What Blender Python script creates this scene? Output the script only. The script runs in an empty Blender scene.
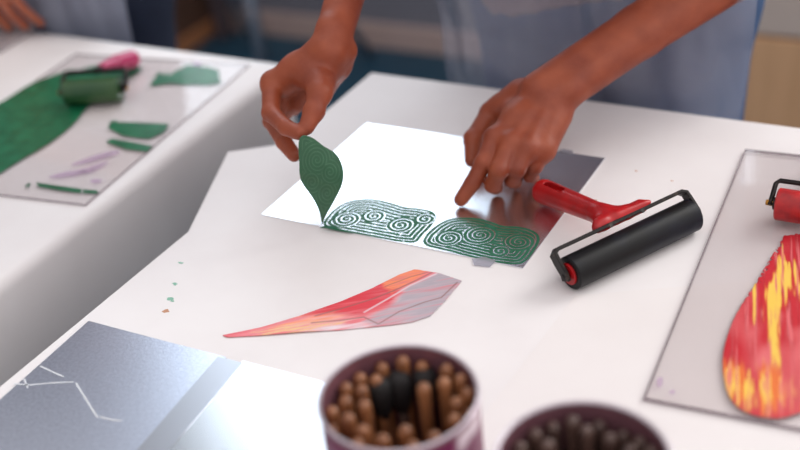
import bpy, bmesh, math, random
import numpy as np
from mathutils import Vector, Matrix

random.seed(7)
SC = bpy.context.scene
COL = SC.collection
T = 0.75                      # height of the table tops
# ------------------------------------------------------------------ camera
F_PX = 1150.0
CAM = np.array([0.37289, -0.80828, T + 0.615])
RT = np.array([0.87780326, 0.46739379, -0.10490225])
UP = np.array([-0.17139896, 0.51095763, 0.84234476])
FW = np.array([-0.44730731, 0.72143284, -0.52863108])


def P(px, py, z=0.0):
    """point at height z above the table top seen along a sight line"""
    d = (px - 400) * RT - (py - 225) * UP + F_PX * FW
    t = (T + z - CAM[2]) / d[2]
    q = CAM + d * t
    return (float(q[0]), float(q[1]), float(q[2]))


cam_d = bpy.data.cameras.new('camera')
cam = bpy.data.objects.new('camera', cam_d)
COL.objects.link(cam)
M = Matrix(((RT[0], UP[0], -FW[0], CAM[0]), (RT[1], UP[1], -FW[1], CAM[1]), (RT[2], UP[2], -FW[2], CAM[2]), (0, 0, 0, 1)))
cam.matrix_world = M
cam_d.sensor_width = 36
cam_d.lens = 36 * F_PX / 800
cam_d.clip_start = 0.02
cam_d.dof.use_dof = True
cam_d.dof.focus_distance = 1.08
cam_d.dof.aperture_fstop = 2.3
SC.camera = cam
SC.view_settings.view_transform = 'Standard'
SC.view_settings.look = 'None'
SC.view_settings.gamma = 1
SC.view_settings.exposure = -0.10
SC.view_settings.use_curve_mapping = False


# ------------------------------------------------------------------ materials
def srgb(r, g, b):
    f = lambda c: (c / 255 / 12.92) if c / 255 <= 0.04045 else ((c / 255 + 0.055) / 1.055) ** 2.4
    return (f(r), f(g), f(b), 1)


def mat(name, col, rough=0.5, metal=0.0, col2=None, scale=30.0, bump=0.0, bscale=None, coat=0.0, sss=0.0,
        detail=4.0, lo=0.35, hi=0.65, stretch=None, spec=0.5, attr=None, aniso=False):
    m = bpy.data.materials.new(name)
    m.use_nodes = True
    nt = m.node_tree
    b = nt.nodes['Principled BSDF']
    b.inputs['Base Color'].default_value = col
    b.inputs['Roughness'].default_value = rough
    b.inputs['Metallic'].default_value = metal
    b.inputs['Specular IOR Level'].default_value = spec
    if coat:
        b.inputs['Coat Weight'].default_value = coat
        b.inputs['Coat Roughness'].default_value = 0.12
    if sss:
        b.inputs['Subsurface Weight'].default_value = sss
        b.inputs['Subsurface Radius'].default_value = (0.012, 0.005, 0.003)
        b.inputs['Subsurface Scale'].default_value = 0.5
    tc = nt.nodes.new('ShaderNodeTexCoord')
    src = tc.outputs['Object']
    if stretch:
        mp = nt.nodes.new('ShaderNodeMapping')
        mp.inputs['Scale'].default_value = stretch
        nt.links.new(src, mp.inputs['Vector'])
        src = mp.outputs['Vector']
    if attr:
        a = nt.nodes.new('ShaderNodeAttribute')
        a.attribute_name = attr
        nt.links.new(a.outputs['Color'], b.inputs['Base Color'])
    elif col2 is not None:
        n = nt.nodes.new('ShaderNodeTexNoise')
        n.inputs['Scale'].default_value = scale
        n.inputs['Detail'].default_value = detail
        nt.links.new(src, n.inputs['Vector'])
        r = nt.nodes.new('ShaderNodeValToRGB')
        r.color_ramp.elements[0].position = lo
        r.color_ramp.elements[1].position = hi
        r.color_ramp.elements[0].color = col
        r.color_ramp.elements[1].color = col2
        nt.links.new(n.outputs['Fac'], r.inputs['Fac'])
        nt.links.new(r.outputs['Color'], b.inputs['Base Color'])
    if bump:
        n2 = nt.nodes.new('ShaderNodeTexNoise')
        n2.inputs['Scale'].default_value = bscale or scale
        n2.inputs['Detail'].default_value = 6
        nt.links.new(src, n2.inputs['Vector'])
        bp = nt.nodes.new('ShaderNodeBump')
        bp.inputs['Strength'].default_value = bump
        bp.inputs['Distance'].default_value = 0.001
        nt.links.new(n2.outputs['Fac'], bp.inputs['Height'])
        nt.links.new(bp.outputs['Normal'], b.inputs['Normal'])
    return m


def film(name, tint, rough=0.08, clear=0.9, body=None, body_rough=0.5):
    """thin clear sheet: transparent with a fresnel shine and, if given, some milky body colour"""
    m = bpy.data.materials.new(name)
    m.use_nodes = True
    nt = m.node_tree
    nt.nodes.remove(nt.nodes['Principled BSDF'])
    out = [n for n in nt.nodes if n.type == 'OUTPUT_MATERIAL'][0]
    tr = nt.nodes.new('ShaderNodeBsdfTransparent')
    tr.inputs['Color'].default_value = tint
    last = tr
    if body is not None:
        df = nt.nodes.new('ShaderNodeBsdfPrincipled')
        df.inputs['Base Color'].default_value = body
        df.inputs['Roughness'].default_value = body_rough
        mx = nt.nodes.new('ShaderNodeMixShader')
        mx.inputs['Fac'].default_value = 1 - clear
        nt.links.new(tr.outputs[0], mx.inputs[1])
        nt.links.new(df.outputs[0], mx.inputs[2])
        last = mx
    gl = nt.nodes.new('ShaderNodeBsdfGlossy')
    gl.inputs['Roughness'].default_value = rough
    fr = nt.nodes.new('ShaderNodeFresnel')
    fr.inputs['IOR'].default_value = 1.5
    mg = nt.nodes.new('ShaderNodeMixShader')
    ge = nt.nodes.new('ShaderNodeNewGeometry')
    fm = nt.nodes.new('ShaderNodeMath')
    fm.operation = 'SUBTRACT'
    fm.inputs[0].default_value = 1.0
    fz_ = nt.nodes.new('ShaderNodeMath')
    fz_.operation = 'MULTIPLY'
    nt.links.new(ge.outputs['Backfacing'], fm.inputs[1])
    nt.links.new(fm.outputs[0], fz_.inputs[0])
    nt.links.new(fr.outputs[0], fz_.inputs[1])
    nt.links.new(fz_.outputs[0], mg.inputs['Fac'])
    nt.links.new(last.outputs[0], mg.inputs[1])
    nt.links.new(gl.outputs[0], mg.inputs[2])
    nt.links.new(mg.outputs[0], out.inputs['Surface'])
    return m


MT = {}
MT['paper'] = mat('white_paper', srgb(233, 230, 231), 0.75, col2=srgb(228, 224, 225), scale=9, bump=0.06, bscale=60, spec=0.25)
MT['paper2'] = mat('white_paper_overlap', srgb(232, 228, 228), 0.75, col2=srgb(227, 222, 222), scale=7, bump=0.05, bscale=60, spec=0.25)
MT['drape'] = mat('white_paper_hanging', srgb(218, 210, 212), 0.8, col2=srgb(206, 198, 203), scale=14, bump=0.25, bscale=45, spec=0.2)
MT['laminate'] = mat('table_laminate', srgb(190, 186, 180), 0.5, col2=srgb(200, 196, 190), scale=20)
MT['steel_leg'] = mat('painted_steel', srgb(128, 142, 160), 0.4, metal=0.4)
MT['mirror'] = mat('brushed_plate_metal', (0.86, 0.885, 0.92, 1), 0.26, metal=1.0, col2=(0.80, 0.825, 0.87, 1), scale=18, bump=0.02, bscale=200)
MT['dull_metal'] = mat('dusty_plate_metal', (0.70, 0.755, 0.88, 1), 0.28, metal=1.0, col2=(0.56, 0.61, 0.73, 1), scale=330, bump=0.12, bscale=600, lo=0.3, hi=0.7)
MT['plate_white'] = mat('bare_plate_metal', (0.62, 0.65, 0.69, 1), 0.22, metal=1.0)
MT['strip'] = mat('strip_metal', (0.46, 0.48, 0.53, 1), 0.3, metal=1.0)
MT['scratch'] = mat('chalky_scratch', srgb(205, 208, 214), 0.7)
MT['acrylic'] = film('clear_acrylic', (0.965, 0.955, 0.955, 1), 0.07, 0.92, body=srgb(226, 218, 220))
MT['acrylic_edge'] = film('acrylic_cut_edge', (0.78, 0.74, 0.76, 1), 0.2, 0.6, body=srgb(140, 130, 136))
MT['glass'] = film('window_glass', (0.97, 0.98, 0.98, 1), 0.02)
MT['ink_green'] = mat('green_ink', srgb(28, 112, 76), 0.38, col2=srgb(14, 90, 58), scale=60, bump=0.35, bscale=500, coat=0.15)
MT['ink_dark'] = mat('dark_green_ink', srgb(52, 112, 88), 0.5, col2=srgb(42, 98, 72), scale=80, bump=0.03, bscale=300, spec=0.2)
MT['ink_lilac'] = film('lilac_ink_smear', (0.97, 0.93, 0.98, 1), 0.4, 0.9, body=srgb(214, 184, 222))
MT['skin'] = mat('skin', srgb(160, 78, 47), 0.5, col2=srgb(132, 57, 34), scale=34, bump=0.3, bscale=260, sss=0.12, lo=0.3, hi=0.72)
MT['skin2'] = mat('skin_neighbour', srgb(178, 104, 76), 0.42, col2=srgb(158, 84, 60), scale=28, bump=0.2, bscale=260, sss=0.12)
MT['nail'] = mat('fingernail', srgb(190, 122, 96), 0.25)
MT['red_plastic'] = mat('red_plastic', srgb(182, 18, 24), 0.3, col2=srgb(150, 14, 20), scale=40, bump=0.08, bscale=120)
MT['black_rubber'] = mat('black_rubber', srgb(9, 10, 13), 0.4, col2=srgb(18, 23, 38), scale=22, bump=0.08, bscale=150, lo=0.45, hi=0.75, spec=0.3)
MT['black_metal'] = mat('worn_black_metal', srgb(30, 26, 26), 0.4, metal=0.5, col2=srgb(84, 72, 64), scale=130, lo=0.58, hi=0.75)
MT['brass'] = mat('brass', srgb(180, 130, 60), 0.3, metal=0.9)
MT['roller_green'] = mat('green_inked_rubber', srgb(24, 70, 40), 0.28, col2=srgb(50, 84, 44), scale=30, bump=0.15, bscale=300)
MT['roller_red'] = mat('red_inked_rubber', srgb(190, 32, 34), 0.35, col2=srgb(150, 26, 34), scale=70, bump=0.3, bscale=300)
MT['pink_handle'] = mat('pink_lacquered_wood', srgb(188, 52, 104), 0.3, col2=srgb(170, 40, 90), scale=20)
MT['painted'] = mat('streaky_paint', (1, 1, 1, 1), 0.42, attr='Col', bump=0.3, bscale=300, coat=0.1)
MT['foil'] = mat('painted_foil', (1, 1, 1, 1), 0.4, attr='Col', bump=0.1, bscale=200, coat=0.15)
MT['leaf'] = mat('inked_leaf', (1, 1, 1, 1), 0.38, attr='Col', bump=0.1, bscale=400, coat=0.2)
MT['tape'] = film('clear_tape', (0.8, 0.8, 0.84, 1), 0.1, 0.6, body=srgb(200, 200, 210))
MT['tin'] = mat('tin_rim', srgb(205, 195, 205), 0.3, metal=0.6)
MT['tin_in'] = mat('tin_inside', srgb(150, 104, 116), 0.4, metal=0.5)
MT['tin_label'] = mat('purple_patterned_label', srgb(120, 40, 84), 0.4, col2=srgb(228, 214, 222), scale=28, detail=1, lo=0.44, hi=0.56)
MT['stick'] = mat('brown_wood', srgb(160, 106, 70), 0.42, col2=srgb(120, 74, 46), scale=20, stretch=(6, 6, 0.6), coat=0.2)
MT['stick_dark'] = mat('dark_brown_wood', srgb(96, 72, 64), 0.42, col2=srgb(70, 52, 48), scale=20, stretch=(6, 6, 0.6), coat=0.2)
MT['gap_black'] = mat('gap_shade_black', srgb(16, 14, 16), 0.7, col2=srgb(34, 30, 32), scale=300, bump=0.6, bscale=900)  # black standing for the shade in gaps between the sticks
MT['apron'] = film('milky_plastic_apron', (0.86, 0.89, 0.94, 1), 0.22, 0.62, body=srgb(168, 172, 190), body_rough=0.35)
MT['apron2'] = mat('grey_blue_apron', srgb(142, 148, 166), 0.5, col2=srgb(128, 134, 154), scale=8)
MT['jeans'] = mat('blue_denim', srgb(44, 74, 116), 0.85, col2=srgb(62, 90, 128), scale=300)
MT['navy'] = mat('navy_cloth', srgb(18, 28, 50), 0.85, col2=srgb(24, 34, 58), scale=100)
MT['shirt'] = mat('dusty_rose_knit', srgb(168, 142, 140), 0.9, col2=srgb(156, 130, 128), scale=200)
MT['shirt2'] = mat('grey_knit', srgb(120, 124, 136), 0.9, col2=srgb(108, 112, 124), scale=200)
MT['hair'] = mat('brown_hair', srgb(70, 44, 30), 0.5, col2=srgb(48, 30, 22), scale=60, stretch=(8, 8, 1))
MT['floor'] = mat('teal_floor', srgb(28, 66, 88), 0.55, col2=srgb(36, 76, 98), scale=4)
MT['wall'] = mat('grey_wall', srgb(128, 130, 142), 0.85, col2=srgb(120, 122, 134), scale=3)
MT['skirt'] = mat('pale_skirting', srgb(196, 174, 170), 0.6, col2=srgb(188, 166, 160), scale=6)
MT['frame_white'] = mat('white_frame', srgb(235, 235, 235), 0.4)
MT['oak'] = mat('pale_oak', srgb(236, 190, 146), 0.5, col2=srgb(226, 180, 136), scale=6, stretch=(8, 1, 1))
MT['cream'] = mat('cream_laminate', srgb(222, 208, 198), 0.5, col2=srgb(214, 200, 190), scale=5)
MT['wood_box'] = mat('brown_wood_box', srgb(112, 82, 66), 0.55, col2=srgb(94, 68, 56), scale=10, stretch=(1, 8, 8))
MT['wood_edge'] = mat('orange_wood_edge', srgb(196, 134, 92), 0.5)
MT['board'] = mat('grey_board', srgb(160, 152, 154), 0.6, col2=srgb(146, 138, 142), scale=40)
MT['board_edge'] = mat('dark_board_edge', srgb(84, 74, 80), 0.6)
MT['chair_seat'] = mat('blue_grey_seat', srgb(84, 98, 118), 0.5)
MT['eye'] = mat('eye_white', srgb(235, 232, 228), 0.2)
MT['iris'] = mat('iris_brown', srgb(60, 38, 26), 0.2)
MT['spot'] = mat('dry_green_spot', srgb(130, 180, 160), 0.6)
MT['spot2'] = mat('dry_brown_spot', srgb(190, 140, 110), 0.6)


# ------------------------------------------------------------------ object helpers
def tag(o, label=None, cat=None, group=None, kind=None):
    if label: o['label'] = label
    if cat: o['category'] = cat
    if group: o['group'] = group
    if kind: o['kind'] = kind
    return o


def empty(name, loc, rz=0.0):
    o = bpy.data.objects.new(name, None)
    o.empty_display_size = 0.03
    COL.objects.link(o)
    o.location = loc
    o.rotation_euler = (0, 0, rz)
    return o


def mesh_obj(name, verts, faces, m, parent=None, smooth=False, bevel=0.0, cols=None):
    """vertices in the frame of the thing (its parent), or of the world when there is none"""
    me = bpy.data.meshes.new(name)
    me.from_pydata([tuple(v) for v in verts], [], [tuple(f) for f in faces])
    me.validate()
    me.update()
    if smooth:
        me.polygons.foreach_set('use_smooth', [True] * len(me.polygons))
    me.materials.append(m)
    if cols is not None:
        at = me.color_attributes.new('Col', 'FLOAT_COLOR', 'POINT')
        at.data.foreach_set('color', np.asarray(cols, dtype=np.float32).ravel())
    o = bpy.data.objects.new(name, me)
    COL.objects.link(o)
    if parent: o.parent = parent
    if bevel:
        bv = o.modifiers.new('bevel', 'BEVEL')
        bv.width = bevel
        bv.segments = 2
        bv.limit_method = 'ANGLE'
    return o


class MB:
    def __init__(s):
        s.v = []
        s.f = []

    def box(s, x0, x1, y0, y1, z0, z1):
        n = len(s.v)
        s.v += [(x0, y0, z0), (x1, y0, z0), (x1, y1, z0), (x0, y1, z0), (x0, y0, z1), (x1, y0, z1), (x1, y1, z1), (x0, y1, z1)]
        s.f += [tuple(n + i for i in q) for q in ((0, 3, 2, 1), (4, 5, 6, 7), (0, 1, 5, 4), (1, 2, 6, 5), (2, 3, 7, 6), (3, 0, 4, 7))]
        return s

    def prism(s, pts, z0, z1):
        n = len(s.v)
        k = len(pts)
        s.v += [(p[0], p[1], z0) for p in pts] + [(p[0], p[1], z1) for p in pts]
        s.f.append(tuple(n + i for i in reversed(range(k))))
        s.f.append(tuple(n + k + i for i in range(k)))
        for i in range(k):
            j = (i + 1) % k
            s.f.append((n + i, n + j, n + k + j, n + k + i))
        return s

    def tube(s, pts, rad, seg=16, caps=True, flat=1.0):
        """swept tube through pts; rad a number or one per point"""
        pts = [Vector(p) for p in pts]
        if not hasattr(rad, '__len__'): rad = [rad] * len(pts)
        n0 = len(s.v)
        up = Vector((0, 0, 1))
        u = None
        for i, p in enumerate(pts):
            d = (pts[min(i + 1, len(pts) - 1)] - pts[max(i - 1, 0)]).normalized()
            if u is None:
                u = d.cross(up)
                if u.length < 1e-3: u = d.cross(Vector((1, 0, 0)))
                u.normalize()
            else:
                u = (u - d * u.dot(d)).normalized()
            w = d.cross(u)
            for k in range(seg):
                a = 2 * math.pi * k / seg
                s.v.append(tuple(p + (u * math.cos(a) + w * math.sin(a) * flat) * rad[i]))
        for i in range(len(pts) - 1):
            for k in range(seg):
                k2 = (k + 1) % seg
                a, b = n0 + i * seg + k, n0 + i * seg + k2
                s.f.append((a, b, b + seg, a + seg))
        if caps:
            s.f.append(tuple(n0 + k for k in reversed(range(seg))))
            s.f.append(tuple(n0 + (len(pts) - 1) * seg + k for k in range(seg)))
        return s

    def lathe(s, prof, seg=48, c=(0, 0)):
        n0 = len(s.v)
        for r, z in prof:
            for k in range(seg):
                a = 2 * math.pi * k / seg
                s.v.append((c[0] + r * math.cos(a), c[1] + r * math.sin(a), z))
        for i in range(len(prof) - 1):
            for k in range(seg):
                k2 = (k + 1) % seg
                a, b = n0 + i * seg + k, n0 + i * seg + k2
                s.f.append((a, b, b + seg, a + seg))
        return s

    def build(s, name, m, parent=None, smooth=False, bevel=0.0):
        return mesh_obj(name, s.v, s.f, m, parent, smooth, bevel)


def autosmooth(o, ang=40):
    me = o.data
    me.polygons.foreach_set('use_smooth', [True] * len(me.polygons))
    bm = bmesh.new()
    bm.from_mesh(me)
    bmesh.ops.recalc_face_normals(bm, faces=bm.faces)
    for e in bm.edges:
        if len(e.link_faces) == 2 and e.calc_face_angle(0) > math.radians(ang): e.smooth = False
    bm.to_mesh(me)
    bm.free()
    return o


# value noise for colours that belong to painted things
_rng = np.random.default_rng(11)
_lat = _rng.random((64, 64))


def vnoise(x, y):
    xi, yi = np.floor(x).astype(int), np.floor(y).astype(int)
    fx, fy = x - xi, y - yi
    fx, fy = fx * fx * (3 - 2 * fx), fy * fy * (3 - 2 * fy)
    g = lambda i, j: _lat[i % 64, j % 64]
    return (g(xi, yi) * (1 - fx) + g(xi + 1, yi) * fx) * (1 - fy) + (g(xi, yi + 1) * (1 - fx) + g(xi + 1, yi + 1) * fx) * fy


def fbm(x, y, o=4):
    v = 0
    a = 0.5
    for k in range(o):
        v = v + a * vnoise(x + 17 * k, y + 31 * k)
        x, y, a = x * 2, y * 2, a * 0.5
    return v / (1 - 0.5 ** o)


def inside(px, py, poly):
    poly = np.asarray(poly)
    r = np.zeros(px.shape, bool)
    j = len(poly) - 1
    for i in range(len(poly)):
        xi, yi = poly[i]
        xj, yj = poly[j]
        with np.errstate(divide='ignore', invalid='ignore'):
            c = ((yi > py) != (yj > py)) & (px < (xj - xi) * (py - yi) / (yj - yi + 1e-15) + xi)
        r ^= c
        j = i
    return r


def nearest(px, py, poly):
    poly = np.asarray(poly)
    bd = np.full(px.shape, 1e9)
    bx, by = px.copy(), py.copy()
    for i in range(len(poly)):
        a, b = poly[i], poly[(i + 1) % len(poly)]
        d = b - a
        t = np.clip(((px - a[0]) * d[0] + (py - a[1]) * d[1]) / (d @ d + 1e-15), 0, 1)
        qx, qy = a[0] + t * d[0], a[1] + t * d[1]
        dd = np.hypot(px - qx, py - qy)
        m = dd < bd
        bd = np.where(m, dd, bd)
        bx = np.where(m, qx, bx)
        by = np.where(m, qy, by)
    return bd, bx, by


def smooth_poly(pts, n=3, closed=True):
    pts = [np.array(p[:2], float) for p in pts]
    for _ in range(n):
        out = []
        k = len(pts)
        for i in range(k):
            a, b = pts[i], pts[(i + 1) % k]
            out += [a * 0.75 + b * 0.25, a * 0.25 + b * 0.75]
        pts = out
    return pts


def sheet_grid(name, poly, z, step, m, parent=None, keep=None, color=None, zfun=None, thick=0.0004):
    """sheet of small cells cut to an outline; keep(x,y) drops cells, color(x,y) paints"""
    poly = [np.array(p[:2], float) for p in poly]
    A = np.array(poly)
    x0, y0 = A.min(0) - step
    x1, y1 = A.max(0) + step
    xs = np.arange(x0, x1 + step, step)
    ys = np.arange(y0, y1 + step, step)
    X, Y = np.meshgrid(xs, ys, indexing='ij')
    cx, cy = (X[:-1, :-1] + step / 2), (Y[:-1, :-1] + step / 2)
    k = inside(cx, cy, poly)
    if keep is not None: k &= keep(cx, cy)
    ins = inside(X, Y, poly)
    _, bx, by = nearest(X, Y, poly)
    VX = np.where(ins, X, bx)
    VY = np.where(ins, Y, by)
    used = np.zeros(X.shape, bool)
    for di in (0, 1):
        for dj in (0, 1):
            used[di:di + k.shape[0], dj:dj + k.shape[1]] |= k
    idx = np.full(X.shape, -1)
    idx[used] = np.arange(used.sum())
    vx, vy = VX[used], VY[used]
    vz = np.full(vx.shape, z) if zfun is None else zfun(vx, vy)
    I, J = np.nonzero(k)
    faces = np.stack([idx[I, J], idx[I + 1, J], idx[I + 1, J + 1], idx[I, J + 1]], 1)
    cols = None
    if color is not None:
        c = color(vx, vy)
        cols = np.concatenate([c, np.ones((len(c), 1))], 1)
    o = mesh_obj(name, np.stack([vx, vy, vz], 1), faces.tolist(), m, parent, smooth=True, cols=cols)
    if thick:
        s = o.modifiers.new('thickness', 'SOLIDIFY')
        s.thickness = thick
        s.offset = 1
    return o


# ------------------------------------------------------------------ smooth bodies: distance fields turned into one surface
class Field:
    def __init__(s, lo, hi, step):
        s.lo = np.array(lo, float)
        s.step = step
        n = np.ceil((np.array(hi) - s.lo) / step).astype(int) + 1
        s.n = n
        s.F = np.full(tuple(n), 0.05, np.float32)

    def _win(s, lo, hi):
        a = np.clip(np.floor((lo - s.lo) / s.step).astype(int), 0, s.n)
        b = np.clip(np.ceil((hi - s.lo) / s.step).astype(int) + 1, 0, s.n)
        if np.any(b <= a): return None
        g = [s.lo[i] + s.step * np.arange(a[i], b[i]) for i in range(3)]
        return tuple(slice(a[i], b[i]) for i in range(3)), np.meshgrid(*g, indexing='ij', sparse=True)

    def cone(s, a, b, ra, rb, k=0.006, squash=None):
        a, b = np.array(a, float), np.array(b, float)
        R = max(ra, rb) * (1 if squash is None else max(1, 1 / min(squash[1], 1))) + k * 2 + s.step * 3
        w = s._win(np.minimum(a, b) - R, np.maximum(a, b) + R)
        if w is None: return
        sl, (X, Y, Z) = w
        d = b - a
        L = d @ d + 1e-12
        t = np.clip(((X - a[0]) * d[0] + (Y - a[1]) * d[1] + (Z - a[2]) * d[2]) / L, 0, 1)
        qx, qy, qz = X - (a[0] + t * d[0]), Y - (a[1] + t * d[1]), Z - (a[2] + t * d[2])
        if squash is not None:            # squash = (axis, factor): thinner along the axis
            ax = np.array(squash[0], float)
            ax /= np.linalg.norm(ax)
            h = qx * ax[0] + qy * ax[1] + qz * ax[2]
            f = 1 / squash[1] - 1
            qx, qy, qz = qx + h * f * ax[0], qy + h * f * ax[1], qz + h * f * ax[2]
        D = np.sqrt(qx * qx + qy * qy + qz * qz) - (ra + t * (rb - ra))
        s._join(sl, D.astype(np.float32), k)

    def ball(s, c, r, k=0.006, scale=(1, 1, 1)):
        c = np.array(c, float)
        sc = np.array(scale, float)
        R = r * sc + k * 2 + s.step * 3
        w = s._win(c - R, c + R)
        if w is None: return
        sl, (X, Y, Z) = w
        D = (np.sqrt(((X - c[0]) / sc[0]) ** 2 + ((Y - c[1]) / sc[1]) ** 2 + ((Z - c[2]) / sc[2]) ** 2) - r) * sc.min()
        s._join(sl, D.astype(np.float32), k)

    def _join(s, sl, D, k):
        A = s.F[sl]
        h = np.clip(k - np.abs(A - D), 0, None) / k
        s.F[sl] = np.minimum(A, D) - h * h * k * 0.25

    def mesh(s):
        F = s.F
        F[0], F[-1], F[:, 0], F[:, -1], F[:, :, 0], F[:, :, -1] = 1, 1, 1, 1, 1, 1
        neg = F < 0
        n = np.array(F.shape) - 1
        cnt = np.zeros(n, np.int8)
        for i in (0, 1):
            for j in (0, 1):
                for k in (0, 1):
                    cnt += neg[i:i + n[0], j:j + n[1], k:k + n[2]]
        act = (cnt > 0) & (cnt < 8)
        C = np.argwhere(act)
        acc = np.zeros((len(C), 3))
        num = np.zeros(len(C))
        for ax in range(3):
            o1, o2 = [q for q in range(3) if q != ax]
            for u in (0, 1):
                for v in (0, 1):
                    a = C.copy()
                    a[:, o1] += u
                    a[:, o2] += v
                    b = a.copy()
                    b[:, ax] += 1
                    fa, fb = F[tuple(a.T)], F[tuple(b.T)]
                    m = (fa < 0) != (fb < 0)
                    t = np.where(m, fa / (fa - fb + 1e-20), 0)
                    p = a.astype(float)
                    p[:, ax] += t
                    acc += p * m[:, None]
                    num += m
        V = s.lo + s.step * (acc / num[:, None])
        idx = np.full(n, -1, np.int32)
        idx[act] = np.arange(len(C))
        faces = []
        for ax in range(3):
            o1, o2 = (ax + 1) % 3, (ax + 2) % 3
            sa = [slice(None)] * 3
            sb = [slice(None)] * 3
            sa[ax] = slice(0, -1)
            sb[ax] = slice(1, None)
            A, B = neg[tuple(sa)], neg[tuple(sb)]
            E = np.argwhere(A != B)
            flip = A[tuple(E.T)]
            c = []
            for (u, v) in ((-1, -1), (0, -1), (0, 0), (-1, 0)):
                q = E.copy()
                q[:, o1] += u
                q[:, o2] += v
                c.append(idx[tuple(q.T)])
            Q = np.stack(c, 1)
            Q[~flip] = Q[~flip][:, ::-1]
            faces.append(Q)
        return V, np.concatenate(faces)


def join_meshes(lst):
    V, Fs, n = [], [], 0
    for v, f in lst:
        V.append(v)
        Fs.append(f + n)
        n += len(v)
    return np.concatenate(V), np.concatenate(Fs)


def lerp(a, b, t): return np.array(a, float) * (1 - t) + np.array(b, float) * t


def hand_into(fl, wr, fingers, thumb, palm_n, rs=1.0):
    """wr: wrist centre; fingers: four chains MCP,PIP,DIP,tip; thumb: CMC,MCP,IP,tip; palm_n: unit normal out of the back of the hand"""
    N = np.array(palm_n, float)
    N /= np.linalg.norm(N)
    wr = np.array(wr, float)
    mc = [np.array(f[0], float) for f in fingers]
    across = mc[3] - mc[0]
    across /= np.linalg.norm(across)
    # palm: metacarpals fanning out of the wrist
    for i, m in enumerate(mc):
        base = wr + across * (-0.013 + 0.009 * i) * rs
        sink = N * 0.004
        fl.cone(base - sink, m - sink, 0.0135 * rs, 0.0115 * rs, k=0.012)
        if i: fl.cone(lerp(base, m, 0.35) - N * 0.009, (mc[i - 1] + m) / 2 - N * 0.007, 0.011 * rs, 0.0095 * rs, k=0.012)
        fl.cone(lerp(base, m, 0.4) + N * 0.0075, m + N * 0.0075, 0.0015, 0.0018, k=0.007)      # tendon
    # fingers
    R = [(0.0105, 0.0094, 0.0084, 0.0072), (0.0108, 0.0096, 0.0086, 0.0072), (0.0102, 0.0090, 0.0080, 0.0068), (0.0092, 0.0080, 0.0071, 0.0060)]
    for f, r in zip(fingers, R):
        r = [q * rs for q in r]
        f = [np.array(q, float) for q in f]
        fl.ball(f[0] - N * 0.001, r[0] * 1.02, k=0.009)
        fl.cone(f[0], f[1], r[0], r[1] * 0.99, k=0.0045)
        fl.ball(f[1], r[1] * 0.99, k=0.003)
        fl.cone(f[1], f[2], r[1] * 0.96, r[2] * 0.96, k=0.002)
        fl.cone(f[2], f[3], r[2] * 1.0, r[3], k=0.002)
    t = [np.array(q, float) for q in thumb]
    fl.cone(t[0], t[1], 0.0165 * rs, 0.0125 * rs, k=0.014)
    fl.cone(lerp(wr, t[0], 0.4), t[0], 0.016 * rs, 0.015 * rs, k=0.014)
    fl.cone(lerp(t[0], t[1], 0.6), lerp(wr, mc[0], 0.6), 0.009 * rs, 0.011 * rs, k=0.016)       # web
    fl.cone(t[1], t[2], 0.0115 * rs, 0.0100 * rs, k=0.004)
    fl.ball(t[2], 0.0106 * rs, k=0.003)
    fl.cone(t[2], t[3], 0.0103 * rs, 0.0080 * rs, k=0.003)


def arm_into(fl, wr, elbow, back, rs=1.0, wr_r=0.0225):
    """forearm from wrist to elbow, flattened at the wrist along the back-of-hand direction"""
    wr, elbow = np.array(wr, float), np.array(elbow, float)
    d = elbow - wr
    d /= np.linalg.norm(d)
    N = np.array(back, float)
    N = N - d * (N @ d)
    N /= np.linalg.norm(N)
    S = np.cross(d, N)
    for sgn in (-1, 1):
        fl.cone(wr + S * sgn * 0.0085 * rs - d * 0.012, lerp(wr, elbow, 0.35) + S * sgn * 0.0068 * rs, wr_r * 0.90 * rs, 0.0222 * rs, k=0.006)
        fl.cone(lerp(wr, elbow, 0.35) + S * sgn * 0.0068 * rs, lerp(wr, elbow, 0.75) + S * sgn * 0.0068 * rs, 0.0222 * rs, 0.0285 * rs, k=0.006)
    fl.cone(lerp(wr, elbow, 0.75), elbow, 0.034 * rs, 0.036 * rs, k=0.008)
    fl.ball(wr + S * 0.017 * rs + N * 0.006 + d * 0.012, 0.008, k=0.014)         # wrist bone


def bounds(pts, pad):
    A = np.array(pts)
    return A.min(0) - pad, A.max(0) + pad


def nail(parent, base, tip, out, m, r=0.0072):
    """small curved plate on the back of a fingertip"""
    b, t, o = np.array(base, float), np.array(tip, float), np.array(out, float)
    d = t - b
    d /= np.linalg.norm(d)
    o = o - d * (o @ d)
    o /= np.linalg.norm(o)
    s = np.cross(d, o)
    c = t - d * 0.001
    V, Fc = [], []
    nu, nv = 7, 6
    for i in range(nu):
        for j in range(nv):
            a = (i / (nu - 1) - 0.5) * 1.7
            v = (j / (nv - 1) - 0.5)
            w = 1 - 0.35 * (2 * v) ** 4
            V.append(c + s * math.sin(a * w) * r * 1.02 + o * math.cos(a * w) * r * 1.02 + d * v * 0.011)
    for i in range(nu - 1):
        for j in range(nv - 1):
            q = i * nv + j
            Fc.append((q, q + 1, q + nv + 1, q + nv))
    ob = mesh_obj('fingernail', V, Fc, m, parent, smooth=True)
    sd = ob.modifiers.new('thickness', 'SOLIDIFY')
    sd.thickness = 0.0008
    sd.offset = 0
    return ob

#PART2


def chain_inv(o):
    m = Matrix.Identity(4)
    while o is not None:
        m = (Matrix.Translation(o.location) @ o.rotation_euler.to_matrix().to_4x4()) @ m if o.parent is None else o.matrix_parent_inverse @ m
        o = o.parent
    return m.inverted()


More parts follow.
